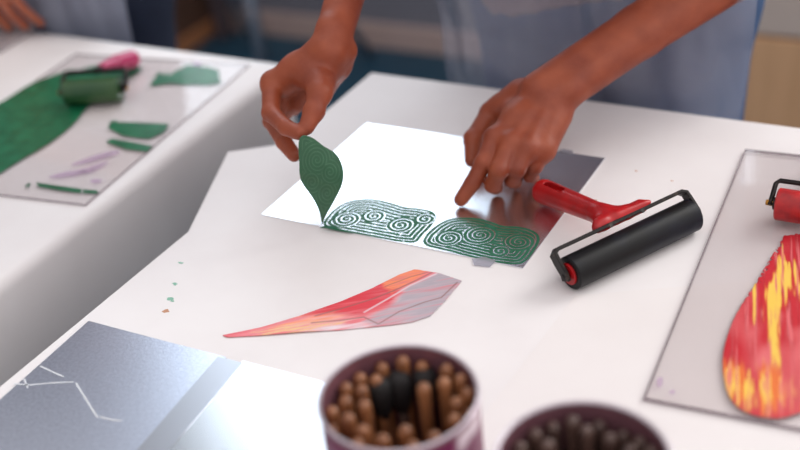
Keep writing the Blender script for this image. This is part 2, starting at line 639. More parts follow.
def attach(o, parent):
    """parent an object whose mesh is written in world coordinates"""
    r = parent
    while r.parent is not None: r = r.parent
    o.parent = parent
    if parent.parent is None:
        o.matrix_parent_inverse = (Matrix.Translation(r.location) @ r.rotation_euler.to_matrix().to_4x4()).inverted() if parent.type == 'EMPTY' else Matrix.Identity(4)
    return o


# ================================================================== the room
def build_room():
    wy0, wy1 = 1.93, 2.07
    X0, X1, H = -5.0, 3.2, 4.0
    wx0, wx1, wz0, wz1 = -2.5, -0.16, 1.35, 3.72
    tag(MB().box(X0, X1, -3.2, wy1, -0.1, 0.0).build('floor', MT['floor']), kind='structure')
    w = MB()
    w.box(X0, wx0, wy0, wy1, 0, H).box(wx1, ADDED_WIN[0], wy0, wy1, 0, H).box(ADDED_WIN[1], X1, wy0, wy1, 0, H)
    for a, b in ((wx0, wx1), ADDED_WIN): w.box(a, b, wy0, wy1, 0, wz0).box(a, b, wy0, wy1, wz1, H)
    tag(w.build('wall_back', MT['wall']), kind='structure')
    tag(MB().box(X0, X1, wy0 - 0.018, wy0, 0, 0.075).build('baseboard_back', MT['skirt'], bevel=0.003), kind='structure')
    for k, (a, b) in enumerate(((wx0, wx1), ADDED_WIN)):
        win = empty('window_%d' % (k + 1), ((a + b) / 2, wy0, wz0))
        tag(win, kind='structure')
        f = MB()
        t = 0.045
        f.box(a, b, wy0 + 0.02, wy1 - 0.02, wz0, wz0 + t).box(a, b, wy0 + 0.02, wy1 - 0.02, wz1 - t, wz1)
        f.box(a, a + t, wy0 + 0.02, wy1 - 0.02, wz0, wz1).box(b - t, b, wy0 + 0.02, wy1 - 0.02, wz0, wz1)
        attach(f.build('window_frame', MT['frame_white']), win)
        attach(MB().box(a + t, b - t, wy0 + 0.06, wy0 + 0.066, wz0 + t, wz1 - t).build('window_pane', MT['glass']), win)
        attach(MB().box(a - 0.04, b + 0.04, wy0 - 0.09, wy0, wz0 - 0.03, wz0).build('window_sill', MT['frame_white'], bevel=0.004), win)
    # daylight entering by the window and by the unseen one added at the right
    def area(name, loc, rot, sx, sy, e, c):
        d = bpy.data.lights.new(name, 'AREA')
        d.shape = 'RECTANGLE'
        d.size, d.size_y, d.energy, d.color = sx, sy, e, c
        o = bpy.data.objects.new(name, d)
        COL.objects.link(o)
        o.location = loc
        o.rotation_euler = rot
        return o
    area('window_daylight', ((wx0 + wx1) / 2, wy1 + 0.05, (wz0 + wz1) / 2), (math.radians(-90), 0, 0), wx1 - wx0 + 0.1, wz1 - wz0 + 0.1, WIN_E, (0.80, 0.90, 1.0))
    area('window_daylight', ((ADDED_WIN[0] + ADDED_WIN[1]) / 2, wy1 + 0.05, (wz0 + wz1) / 2), (math.radians(-90), 0, 0), ADDED_WIN[1] - ADDED_WIN[0] + 0.1, wz1 - wz0 + 0.1, ADDED_WIN_E, (1.0, 0.96, 0.93))
    w = bpy.data.worlds.new('world')
    SC.world = w
    w.use_nodes = True
    nt = w.node_tree
    bg = nt.nodes['Background']
    # soft light of the room: brighter and warmer overhead, dim towards the floor
    tc = nt.nodes.new('ShaderNodeTexCoord')
    sp = nt.nodes.new('ShaderNodeSeparateXYZ')
    rp = nt.nodes.new('ShaderNodeValToRGB')
    nt.links.new(tc.outputs['Generated'], sp.inputs[0])
    mp = nt.nodes.new('ShaderNodeMapRange')
    mp.inputs['From Min'].default_value = -0.3
    mp.inputs['From Max'].default_value = 1.0
    nt.links.new(sp.outputs['Z'], mp.inputs['Value'])
    nt.links.new(mp.outputs['Result'], rp.inputs['Fac'])
    e = rp.color_ramp.elements
    e[0].position, e[0].color = 0.0, (0.30, 0.25, 0.23, 1)
    e[1].position, e[1].color = 1.0, (1.0, 0.955, 0.945, 1)
    m = rp.color_ramp.elements.new(0.5)
    m.color = (0.60, 0.555, 0.55, 1)
    nt.links.new(rp.outputs['Color'], bg.inputs['Color'])
    # extra world light from the right, added to brighten the hanging paper and table
    mx = nt.nodes.new('ShaderNodeMapRange')
    mx.inputs['From Min'].default_value = -1.0
    mx.inputs['From Max'].default_value = 1.0
    mx.inputs['To Min'].default_value = 0.72 * WORLD_E
    mx.inputs['To Max'].default_value = 2.0 * WORLD_E
    nt.links.new(sp.outputs['X'], mx.inputs['Value'])
    nt.links.new(mx.outputs['Result'], bg.inputs['Strength'])


WIN_E = 66.0
ADDED_WIN_E = 130.0
WORLD_E = 0.95
ADDED_WIN = (0.65, 2.6)  # unseen second window, added to brighten the right side and throw shadows left
build_room()

# ---- things against the wall
cup = tag(empty('cupboard', (0.55, 1.68, 0)), 'low cream cupboard with a tan wooden lower drawer beyond the apron at the right', 'cupboard')
c = MB().box(-0.24, 1.3, 1.46, 1.90, 0.09, 1.0)
attach(c.build('body', MT['cream'], bevel=0.004), cup)
attach(MB().box(-0.22, 1.28, 1.49, 1.88, 0.0, 0.09).build('plinth', MT['skirt']), cup)
for i in range(3):
    x = -0.235 + i * 0.512
    dw = attach(MB().box(x, x + 0.506, 1.44, 1.459, 0.10, 0.36).build('drawer', MT['oak'], bevel=0.003), cup)
    attach(MB().box(x + 0.38, x + 0.46, 1.425, 1.44, 0.27, 0.285).build('handle', MT['steel_leg'], bevel=0.003), dw)
    dr = attach(MB().box(x, x + 0.506, 1.44, 1.459, 0.37, 0.99).build('door', MT['cream'], bevel=0.003), cup)
    attach(MB().box(x + 0.45, x + 0.462, 1.425, 1.44, 0.7, 0.82).build('handle', MT['steel_leg'], bevel=0.003), dr)

bx = tag(empty('wooden_box', (-2.05, 1.80, 0)), 'brown wooden box on the teal floor by the wall, behind the left table', 'box')
attach(MB().box(-2.36, -1.90, 1.66, 1.90, 0.03, 0.34).build('body', MT['wood_box'], bevel=0.004), bx)
attach(MB().box(-2.37, -1.89, 1.65, 1.905, 0.0, 0.05).build('base_rail', MT['wood_edge'], bevel=0.003), bx)
attach(MB().box(-2.38, -1.88, 1.64, 1.91, 0.34, 0.365).build('lid', MT['wood_box'], bevel=0.004), bx)
po = MB().box(-1.86, -1.82, 1.84, 1.88, 0, 0.9).build('wooden_post', MT['board_edge'], bevel=0.004)
tag(po, 'narrow dark post standing on the floor right of the brown wooden box', 'post')

ch = tag(empty('chair', (-1.47, 1.62, 0)), 'chair on blue-grey steel legs standing on the teal floor behind the tables', 'chair')
LG = [((-1.60, 1.76), (-1.585, 1.72)), ((-1.315, 1.84), (-1.36, 1.72)), ((-1.76, 1.86), (-1.80, 1.80)), ((-1.42, 1.89), (-1.45, 1.86))]
LG = [((-1.612, 1.745, 0), (-1.60, 1.70, 0.45)), ((-1.305, 1.86, 0), (-1.335, 1.56, 0.45)), ((-1.735, 1.86, 0), (-1.70, 1.66, 0.45)), ((-1.44, 1.50, 0), (-1.46, 1.54, 0.45))]
for a, b in LG:
    attach(MB().tube([a, b], 0.0125, 12).build('leg', MT['steel_leg'], smooth=True), ch)
attach(autosmooth(MB().prism([(-1.73, 1.67), (-1.60, 1.78), (-1.32, 1.62), (-1.42, 1.45)], 0.45, 0.472).build('seat', MT['chair_seat'], bevel=0.008)), ch)
attach(MB().tube([(-1.70, 1.70, 0.46), (-1.735, 1.74, 0.84)], 0.011, 12).build('back_post', MT['steel_leg'], smooth=True), ch)
attach(MB().tube([(-1.585, 1.79, 0.46), (-1.60, 1.83, 0.84)], 0.011, 12).build('back_post', MT['steel_leg'], smooth=True), ch)
attach(MB().prism([(-1.75, 1.715), (-1.74, 1.70), (-1.585, 1.81), (-1.595, 1.825)], 0.62, 0.84).build('backrest', MT['chair_seat'], bevel=0.006), ch)


# ================================================================== the tables
def table(name, x0, x1, y0, y1, label):
    r = tag(empty(name, ((x0 + x1) / 2, (y0 + y1) / 2, 0)), label, 'table')
    top = T - 0.0016
    attach(MB().box(x0, x1, y0, y1, top - 0.025, top).build('tabletop', MT['laminate'], bevel=0.002), r)
    for ya in (y0 + 0.06, y1 - 0.085):
        attach(MB().box(x0 + 0.06, x1 - 0.06, ya, ya + 0.025, top - 0.075, top - 0.025).build('under_rail', MT['steel_leg']), r)
    for x in (x0 + 0.075, x1 - 0.075):
        for y in (y0 + 0.075, y1 - 0.075):
            attach(MB().tube([(x, y, 0), (x, y, top - 0.025)], 0.019, 16).build('leg', MT['steel_leg'], smooth=True), r)
    return r


table('work_table', -0.355, 1.20, -0.52, 0.338, 'white paper covered worktable under the pointing hand and two tins')
table('work_table', -2.00, -0.492, -0.56, 0.326, 'white paper covered table on the left under the green ink slab')

# cover of the main table: a flat sheet with a folded corner reaching over the left edge, a short hem behind
th = 0.0014
fl1, fl2, fl3 = P(190, 232), P(228, 152), P(279, 142)
pts = [(-0.366, -0.527), (1.206, -0.527), (1.206, 0.345), (-0.3565, 0.345), (-0.3590, fl3[1]), (fl2[0], fl2[1]), (fl1[0] - 0.002, fl1[1])]
cov = MB().prism(pts, T - th, T)
cov.box(-0.35, 1.206, 0.3425, 0.345, T - 0.22, T - th).box(-0.35, 1.206, -0.527, -0.5255, T - 0.22, T - th)
tag(cov.build('paper_cover', MT['paper']), 'white paper cover of the main table with a corner sticking out over the gap', 'paper cover')
# second sheet laid over it
s0, s1, s2 = P(575, 296), P(480, 420), P(720, 284)
dx, dy = s2[0] - s0[0], s2[1] - s0[1]
ex, ey = s1[0] - s0[0], s1[1] - s0[1]
k1, k2 = 0.60 / math.hypot(dx, dy), 0.42 / math.hypot(ex, ey)
q = [(s0[0], s0[1]), (s0[0] + ex * k2, s0[1] + ey * k2), (s0[0] + ex * k2 + dx * k1, s0[1] + ey * k2 + dy * k1), (s0[0] + dx * k1, s0[1] + dy * k1)]
tag(MB().prism(q, T, T + 0.0007).build('paper_sheet', MT['paper2']), 'second thin white paper sheet under the two tins, its corner near the black roller', 'paper sheet')
Z1 = 0.0004

# cover of the left table, hanging down beside the gap
V, Fc = [], []
prof = []
xe = -0.492
r0 = 0.016
ys = np.linspace(-0.57, 0.336, 40)
for k, y in enumerate(ys):
    row = [(-2.0, T), (-1.4, T), (-0.9, T), (-0.7, T), (-0.6, T), (xe - 0.03, T)]
    for i in range(7):
        a = math.radians(90 * i / 6)
        row.append((xe - 0.004 + (r0 - 0.003) * math.sin(a), T - r0 + r0 * math.cos(a)))
    wv = 0.006 * math.sin(y * 7 + 1) + 0.003 * math.sin(y * 19)
    for i in range(1, 13):
        d = i / 12
        row.append((xe + 0.009 + (0.012 + wv) * d ** 1.5, T - r0 - (0.30) * d))
    prof.append([(x, y, z) for x, z in row])
n = len(prof[0])
for r in prof: V += r
for i in range(len(prof) - 1):
    for j in range(n - 1):
        a = i * n + j
        Fc.append((a, a + 1, a + n + 1, a + n))
lc = mesh_obj('paper_cover', V, Fc, MT['drape'], smooth=True)
sd = lc.modifiers.new('thickness', 'SOLIDIFY')
sd.thickness = 0.001
sd.offset = -1
lc.data.materials[0] = MT['paper']
tag(lc, 'white paper cover of the left table hanging over its edge beside the gap', 'paper cover')


# ================================================================== the metal plate with leaf prints
def px_poly(pts, z=0.0): return [P(x, y, z)[:2] for x, y in pts]


plate_pts = px_poly([(262, 215), (367, 124), (605, 159), (523, 269)])
plate = tag(empty('printing_plate', (plate_pts[0][0], plate_pts[0][1], T)), 'shiny rectangular metal plate with green leaf prints under the pointing finger', 'printing plate')
PZ = 0.0012
pl = attach(MB().prism(plate_pts, T, T + PZ).build('metal_sheet', MT['mirror']), plate)


def leaf_pattern(outline, centres, period, seed, lower_teeth=True, solid=None):
    O = [np.array(p[:2]) for p in outline]

    def keep(x, y):
        bd, _, _ = nearest(x, y, O)
        wob = 0.0006 * (vnoise(x * 160 + seed, y * 160) - 0.5)
        f = (bd + wob) / period + 0.08
        key = bd * 0.9
        best = np.full(x.shape, 1e9)
        for (cx, cy, R, ph) in centres:
            dx, dy = x - cx, (y - cy) * 1.0
            r = np.hypot(dx, dy) + 1.2 * wob
            th_ = np.arctan2(dy, dx) / (2 * math.pi)
            g = r / period + th_ + ph
            m = (r < R) & (r / R < best)
            best = np.where(m, r / R, best)
            f = np.where(m, g, f)
        fr = f - np.floor(f)
        ink = fr < 0.70
        # radial cuts that break the long bands
        cut = (vnoise(x * 240 + seed * 3, y * 240) > 0.94) & (best > 1e8)
        ink &= ~cut
        ink |= (bd < 0.0007)
        if solid is not None: ink |= solid(x, y)
        return ink
    return keep


la = px_poly([(320, 228), (330, 214), (340, 206), (352, 201), (372, 199.5), (392, 204), (405, 208.5), (420, 209.5), (434, 212.5), (437, 219), (430, 229), (422, 236), (417, 244), (400, 243), (380, 239), (350, 233.5)])
lb = px_poly([(421, 246), (427, 234), (440, 224), (452, 219), (475, 218.5), (492, 223), (503, 227.5), (520, 227.5), (535, 232), (541, 239), (536, 250), (527, 262), (518, 266), (495, 263.5), (470, 258), (445, 251)])
la, lb = smooth_poly(la, 2), smooth_poly(lb, 2)


def cc(px, py, R, ph):
    q = P(px, py)
    return (q[0], q[1], R, ph)


ca = [cc(347, 220, 0.0155, 0.1), cc(374, 217, 0.0125, 0.5), cc(401, 226, 0.0150, 0.3), cc(425, 220, 0.0115, 0.8)]
cb = [cc(449, 239, 0.0150, 0.2), cc(480, 236, 0.0180, 0.6), cc(519, 243, 0.0160, 0.4), cc(500, 252, 0.010, 0.9)]
attach(sheet_grid('leaf_print', la, T + PZ, 0.00045, MT['ink_dark'], keep=leaf_pattern(la, ca, 0.0050, 3), thick=0.0002), plate)
attach(sheet_grid('leaf_print', lb, T + PZ, 0.00045, MT['ink_dark'], keep=leaf_pattern(lb, cb, 0.0046, 9), thick=0.0002), plate)
# bits of clear tape on the rim
for poly in ([(472, 260), (485, 258), (496, 262), (490, 268), (474, 266)], [(560, 151), (564, 150), (573, 152), (572, 156), (562, 155)]):
    attach(MB().prism(px_poly(poly), T + PZ, T + PZ + 0.0003).build('tape_tab', MT['tape']), plate)

# ---- the leaf being lifted: its tip still lies on the plate, its far end is pinched
tip = np.array(P(322, 227)) + np.array([0, 0, PZ + 0.0006])
PIN = np.array(P(304, 137, 0.104))
Lv = PIN - tip


def held_leaf():
    # outline in picture coordinates, put on a curved sheet rising from the tip to the fingers
    out = [(322, 227), (321, 218), (318, 207), (311, 195), (303, 185), (299.5, 177), (299, 162), (298.5, 148), (299, 138), (304, 134.5), (314, 138), (322, 145), (328, 148.5), (336, 153),
           (342, 163), (344, 175), (342, 186), (336, 198), (329, 210), (324, 219)]
    Z0 = PZ + 0.0006

    def height(px, py):
        t = np.clip((227 - py) / 92.0, 0, 1)
        h = 0.104 * (t ** 0.85)
        return h + 0.004 * np.sin(t * 3) - 0.010 * ((px - 318) / 30.0) * t
    o2 = [np.array(p, float) for p in out]
    o2 = smooth_poly(o2, 2)
    step = 0.7
    A = np.array(o2)
    xs = np.arange(A[:, 0].min() - step, A[:, 0].max() + 2 * step, step)
    ys_ = np.arange(A[:, 1].min() - step, A[:, 1].max() + 2 * step, step)
    X, Y = np.meshgrid(xs, ys_, indexing='ij')
    k = inside(X[:-1, :-1] + step / 2, Y[:-1, :-1] + step / 2, o2)
    ins = inside(X, Y, o2)
    bd, bx_, by_ = nearest(X, Y, o2)
    VX, VY = np.where(ins, X, bx_), np.where(ins, Y, by_)
    used = np.zeros(X.shape, bool)
    for di in (0, 1):
        for dj in (0, 1): used[di:di + k.shape[0], dj:dj + k.shape[1]] |= k
    idx = np.full(X.shape, -1)
    idx[used] = np.arange(used.sum())
    vx, vy, vb = VX[used], VY[used], np.where(ins, bd, 0)[used]
    hh = height(vx, vy)
    Vv = [P(a, b, Z0 + c_) for a, b, c_ in zip(vx, vy, hh)]
    I, J = np.nonzero(k)
    fc = np.stack([idx[I, J], idx[I + 1, J], idx[I + 1, J + 1], idx[I, J + 1]], 1)
    rings = np.full(vx.shape, 0.0)
    best = np.full(vx.shape, 1e9)
    f = vb / 3.4
    for cx, cy, R in ((317, 160, 17), (330, 172, 13), (312, 182, 12), (327, 193, 12)):
        r = np.hypot((vx - cx), (vy - cy) * 0.85)
        m = (r < R) & (r / R < best)
        best = np.where(m, r / R, best)
        f = np.where(m, r / 3.2 + np.arctan2(vy - cy, vx - cx) / 6.283, f)
    fr = np.abs((f - np.floor(f)) - 0.5) * 2
    line = np.clip((fr - 0.62) / 0.3, 0, 1) * (0.35 + 0.5 * vnoise(vx / 6, vy / 6))
    g0 = np.array(srgb(34, 88, 58)[:3])
    g1 = np.array(srgb(72, 120, 90)[:3])
    colr = g0[None] * (1 - line[:, None]) + g1[None] * line[:, None]
    colr *= (0.85 + 0.3 * fbm(vx / 9, vy / 9))[:, None]
    o = mesh_obj('leaf_cutout', Vv, fc.tolist(), MT['leaf'], smooth=True, cols=np.concatenate([colr, np.ones((len(colr), 1))], 1))
    s = o.modifiers.new('thickness', 'SOLIDIFY')
    s.thickness = 0.0009
    s.offset = 0
    tag(o, 'dark green leaf-shaped print held up between finger and thumb, its tip on the plate', 'leaf print')
    # the curl still clinging to the front rim of the plate
    pts = [P(320.5, 227.4, Z0), P(327, 226.8, Z0 + 0.0020), P(335, 228.6, Z0 + 0.0020), P(345, 231.0, Z0 + 0.0008), P(353, 232.8, Z0)]
    c_ = MB().tube(pts, [0.0006, 0.0016, 0.0017, 0.0011, 0.0004], 10).build('curled_edge', MT['ink_dark'], smooth=True)
    c_.parent = o
    return o


held_leaf()

# ================================================================== painted foil cut-out
fo = [(222, 336), (262, 328), (300, 317), (340, 303), (372, 289), (400, 275), (415, 270), (440, 274), (462, 281.5), (445, 302), (430, 317), (412, 323), (390, 326), (345, 330.5), (300, 333.5), (260, 336.5), (228, 338)]
fw_ = px_poly(fo)
T0, T1 = np.array(fw_[0]), np.array(P(450, 292)[:2])


def soft_in(x, y, pts, w):
    """1 inside the patch, fading over w metres"""
    q_ = px_poly([(200 + a_ / 2.857, 250 + b_ / 2.857) for a_, b_ in pts])
    bd, _, _ = nearest(x, y, q_)
    return np.clip(0.5 + np.where(inside(x, y, q_), bd, -bd) / w, 0, 1)


def near_line(x, y, pts, w):
    q_ = [np.array(P(200 + a_ / 2.857, 250 + b_ / 2.857)[:2]) for a_, b_ in pts]
    bd = np.full(x.shape, 1e9)
    for a_, b_ in zip(q_[:-1], q_[1:]):
        d = b_ - a_
        t = np.clip(((x - a_[0]) * d[0] + (y - a_[1]) * d[1]) / (d @ d), 0, 1)
        bd = np.minimum(bd, np.hypot(x - a_[0] - t * d[0], y - a_[1] - t * d[1]))
    return np.clip(1.3 - bd / w, 0, 1)


def foil_col(x, y):
    d = (T1 - T0)
    L = np.linalg.norm(d)
    d = d / L
    u = ((x - T0[0]) * d[0] + (y - T0[1]) * d[1]) / L
    v = (-(x - T0[0]) * d[1] + (y - T0[1]) * d[0]) / 0.045
    n1 = fbm(u * 7, v * 16 + 3)
    n2 = fbm(u * 16 + 9, v * 34)
    wx = x + 0.004 * (fbm(u * 12, v * 9 + 5) - 0.5)
    wy = y + 0.006 * (fbm(u * 12 + 7, v * 9) - 0.5)
    S = lambda r_, g_, b_: np.array(srgb(r_, g_, b_)[:3])
    rose, red, org, yel, grey, white, brn = S(226, 112, 120), S(214, 38, 56), S(238, 130, 84), S(226, 178, 120), S(172, 160, 170), S(224, 206, 212), S(136, 84, 78)
    c_ = np.repeat(rose[None], len(x), 0)
    mix = lambda a, b, t: a * (1 - np.clip(t, 0, 1)[:, None]) + b[None] * np.clip(t, 0, 1)[:, None]
    c_ = mix(c_, white, soft_in(wx, wy, [(330, 190), (560, 130), (700, 60), (760, 90), (640, 210), (420, 235), (300, 235), (240, 225)], 0.010) * (0.55 + (n1 - 0.5) * 2.5))
    c_ = mix(c_, org, soft_in(wx, wy, [(180, 215), (360, 165), (470, 195), (330, 225), (190, 245)], 0.008) * (n1 - 0.30) * 2.2)
    c_ = mix(c_, yel, soft_in(wx, wy, [(150, 235), (330, 205), (420, 205), (300, 240), (150, 250)], 0.006) * (n2 - 0.42) * 5)
    c_ = mix(c_, grey, soft_in(wx, wy, [(590, 110), (680, 66), (760, 85), (660, 205), (500, 222), (470, 205), (560, 150)], 0.006) * (0.85 + (n1 - 0.5) * 1.2))
    c_ = mix(c_, red, soft_in(wx, wy, [(270, 170), (400, 130), (530, 88), (570, 125), (545, 160), (470, 190), (380, 185), (300, 190)], 0.009) * (0.95 + (n1 - 0.5) * 1.5))
    c_ = mix(c_, org, soft_in(wx, wy, [(515, 90), (600, 50), (665, 55), (600, 95), (545, 125)], 0.006) * (0.95 + (n2 - 0.5) * 2))
    c_ = mix(c_, red, soft_in(wx, wy, [(40, 245), (200, 200), (215, 215), (60, 255)], 0.006) * 0.7)
    c_ = mix(c_, brn, 0.75 * near_line(x, y, [(668, 64), (620, 88), (560, 116), (500, 140), (400, 172), (330, 192)], 0.0010))
    c_ = mix(c_, brn, 0.75 * near_line(x, y, [(735, 95), (690, 138), (640, 152), (570, 178), (510, 214), (468, 194), (400, 204), (320, 212)], 0.0010))
    c_ = mix(c_, brn, 0.6 * near_line(x, y, [(650, 66), (600, 80), (530, 106)], 0.0008))
    c_ = mix(c_, white, 0.8 * near_line(x, y, [(676, 70), (600, 104), (540, 140), (470, 180)], 0.0012))
    return c_ * (0.9 + 0.2 * n2)[:, None]


fz = lambda x, y: T + 0.0006 + 0.0012 * np.clip(np.sin((x + 0.2) * 40), 0, 1) * np.clip((x + 0.21) * 10, 0, 1)
tag(sheet_grid('foil_cutout', fw_, T, 0.0007, MT['foil'], color=foil_col, zfun=fz, thick=0.0004),
    'long pointed foil cut-out painted red and orange, grey at its wide end', 'foil cut-out')

# ================================================================== plates at the lower left
a0, a1, a2 = P(89, 322), P(320, 383), P(0, 405)
ux, uy = np.array([1.0, 0.012]), np.array([-0.02, 1.0])
A0 = np.array(a0[:2])
W_ = lambda u, v: tuple(A0 + ux * u - uy * v)
pA = tag(empty('printing_plate', (A0[0], A0[1], T)), 'dark scratched metal plate lying in the lower left corner of the main table', 'printing plate')
attach(MB().prism([W_(0, 0), W_(0, 0.25), W_(0.168, 0.25), W_(0.157, 0)], T, T + 0.0014).build('metal_sheet', MT['dull_metal']), pA)
for path in ([(14, 384), (30, 385), (52, 383), (74, 382)], [(76, 383), (84, 396), (92, 409), (98, 418)], [(40, 366), (55, 373), (64, 377)], [(100, 417), (112, 420), (122, 421)], [(24, 379), (28, 388)]):
    pts = [P(x, y, 0.0014) for x, y in path]
    m = MB()
    w = 0.0010
    for i in range(len(pts) - 1):
        a, b = Vector(pts[i]), Vector(pts[i + 1])
        s = (b - a).cross(Vector((0, 0, 1))).normalized() * w
        n0 = len(m.v)
        z = Vector((0, 0, 0.00015))
        m.v += [tuple(a - s + z), tuple(b - s * 0.7 + z), tuple(b + s * 0.7 + z), tuple(a + s + z)]
        m.f.append((n0, n0 + 1, n0 + 2, n0 + 3))
    attach(m.build('scratch_mark', MT['scratch']), pA)
pB = MB().prism([W_(0.1745, -0.001), W_(0.190, 0.25), W_(0.335, 0.25), W_(0.335, -0.001)], T, T + 0.0014)
tag(pB.build('printing_plate', MT['plate_white']), 'bare bright metal plate between the dark scratched plate and the nearer tin', 'printing plate')
pC = MB().prism([W_(0.150, 0.002), W_(0.161, 0.235), W_(0.186, 0.235), W_(0.1765, 0.002)], T + 0.0014, T + 0.0018)
tag(pC.build('metal_strip', MT['strip']), 'narrow bright strip lying over the seam of the two lower left plates', 'metal strip')

# small dried ink spots on the paper
for (x, y, s, k) in ((181, 263, 3.0, 0), (175, 284, 3.2, 0), (170, 299, 4.0, 0), (166, 311, 4.0, 1), (172, 301, 2.5, 0), (596, 200, 1.5, 1), (636, 171, 1.6, 1), (672, 181, 1.5, 1)):
    c0 = P(x, y)
    ob = MB().prism([(c0[0] + s * 0.0009 * (1 + 0.4 * math.sin(i * 2.3 + x)) * math.cos(i * 0.785), c0[1] + s * 0.0006 * (1 + 0.4 * math.cos(i * 1.7 + y)) * math.sin(i * 0.785)) for i in range(8)], T, T + 0.0002)
    g = ob.build('ink_spot', MT['spot2' if k else 'spot'])
    if k == 0:
        tag(g, 'small pale green ink spot on the white paper left of the painted foil', 'ink spot', 'pale green ink spots')
    else:
        tag(g, 'tiny brown ink speck on the white paper of the main table', 'ink spot', 'brown ink specks')


# ================================================================== clear slabs with ink
def slab(name, quad, h, label):
    r = tag(empty(name, (quad[0][0], quad[0][1], T)), label, 'inking slab')
    cx, cy = sum(p[0] for p in quad) / 4, sum(p[1] for p in quad) / 4
    inn = [(p[0] + (cx - p[0]) / math.hypot(cx - p[0], cy - p[1]) * 0.002, p[1] + (cy - p[1]) / math.hypot(cx - p[0], cy - p[1]) * 0.002) for p in quad]
    top = MB()
    attach(top.prism(inn, T + 0.0008, T + h).build('clear_sheet', MT['acrylic']), r)
    e = MB()
    n0 = 0
    for i in range(4):
        j = (i + 1) % 4
        n0 = len(e.v)
        for (p, z) in ((quad[i], 0), (quad[j], 0), (quad[j], h), (quad[i], h), (inn[i], 0), (inn[j], 0), (inn[j], h), (inn[i], h)):
            e.v.append((p[0], p[1], T + (0.0008 if z == 0 else z)))
        e.f += [(n0, n0 + 1, n0 + 2, n0 + 3), (n0 + 3, n0 + 2, n0 + 6, n0 + 7), (n0 + 7, n0 + 6, n0 + 5, n0 + 4)]
    attach(e.build('cut_edge', MT['acrylic_edge']), r)
    return r


LH = 0.0025
c1, c2, c3 = np.array(P(86, 207)[:2]), np.array(P(250, 66)[:2]), np.array(P(90, 56)[:2])
lw = c3 - c2
lw = lw / np.linalg.norm(lw)
lq = [tuple(c1), tuple(c2), tuple(c2 + lw * 0.28), tuple(c1 + lw * 0.285)]
ls = slab('inking_slab', lq, LH, 'clear slab on the left table with patches of rolled green ink')


def ink_film(parent, pts, z, m, sm=1, h=0.0002, name='green_ink'):
    q = px_poly(pts, z)
    if sm: q = smooth_poly(q, sm)
    return attach(MB().prism([tuple(p) for p in q], T + z, T + z + h).build(name, m), parent)


big = [(-62, 128), (-20, 112), (0, 103), (14, 94), (28, 85), (42, 79), (58, 74), (70, 69), (78, 70.5), (92, 66), (110, 64), (126, 66), (142, 66.5), (141, 71), (128, 79), (122, 86), (104, 96),
       (86, 108), (76, 122), (62, 134), (44, 147), (24, 158), (8, 168), (-20, 186), (-52, 196)]
ink_film(ls, big, LH + 0.0002, MT['ink_green'], 1)
ink_film(ls, [(150, 86), (154, 79), (159, 71.5), (164, 75), (168, 71), (168, 76), (174, 72), (182, 68), (187, 64.5), (196, 66), (208, 67), (219, 70), (219, 77), (221, 83), (210, 85), (187, 84.5), (168, 83.5)], LH + 0.0002, MT['ink_green'], 0)
ink_film(ls, [(110, 122), (117, 119.5), (116, 122), (140, 122.5), (169, 124), (165, 131), (160, 134), (148, 139), (135, 137.5), (122, 135.5), (114, 131), (108, 128)], LH + 0.0002, MT['ink_green'], 0)
ink_film(ls, [(106, 142), (112, 138.5), (132, 142), (153, 146), (147, 151.5), (125, 149)], LH + 0.0002, MT['ink_green'], 0)
ink_film(ls, [(36, 182.5), (60, 186), (82, 189), (81, 193), (58, 190), (38, 186.5)], LH + 0.0002, MT['ink_green'], 0)
ink_film(ls, [(83, 189.3), (98, 190.5), (97, 193.5), (83, 193)], LH + 0.0002, MT['ink_green'], 0)
ink_film(ls, [(25, 186), (29, 183), (31, 184), (27, 187.5)], LH + 0.0002, MT['ink_green'], 0)
for pts in ([(44, 178), (62, 172), (88, 168), (84, 174), (62, 178)], [(66, 166), (86, 158), (112, 150), (124, 151), (106, 158), (84, 164)], [(76, 172), (96, 164), (112, 160), (100, 168), (88, 174)], [(88, 180), (98, 178), (104, 181), (94, 184)]):
    ink_film(ls, pts, LH + 0.0002, MT['ink_lilac'], 2, name='lilac_smear')
ink_film(ls, [(192, 63), (199, 61), (202, 65), (196, 67)], LH + 0.0006, MT['ink_lilac'], 1, name='lilac_smear')

RH = 0.004
r1, r2, r3 = np.array(P(745, 152)[:2]), np.array(P(643, 402)[:2]), np.array(P(800, 433)[:2])
rw = r3 - r2
rw = rw / np.linalg.norm(rw)
rq = [tuple(r2), tuple(r2 + rw * 0.32), tuple(r1 + rw * 0.32), tuple(r1)]
rs_ = slab('inking_slab', rq, RH, 'clear slab at the right edge with streaky red and yellow ink')
stk = [(786, 232), (778, 246), (768, 262), (754, 285), (742, 304), (734, 318), (727, 336), (722, 356), (723, 376), (727, 394), (736, 407), (748, 414), (764, 418), (782, 419), (800, 413), (826, 402), (850, 360), (856, 320), (850, 260), (840, 238)]
sp_ = smooth_poly(px_poly(stk, RH), 1)


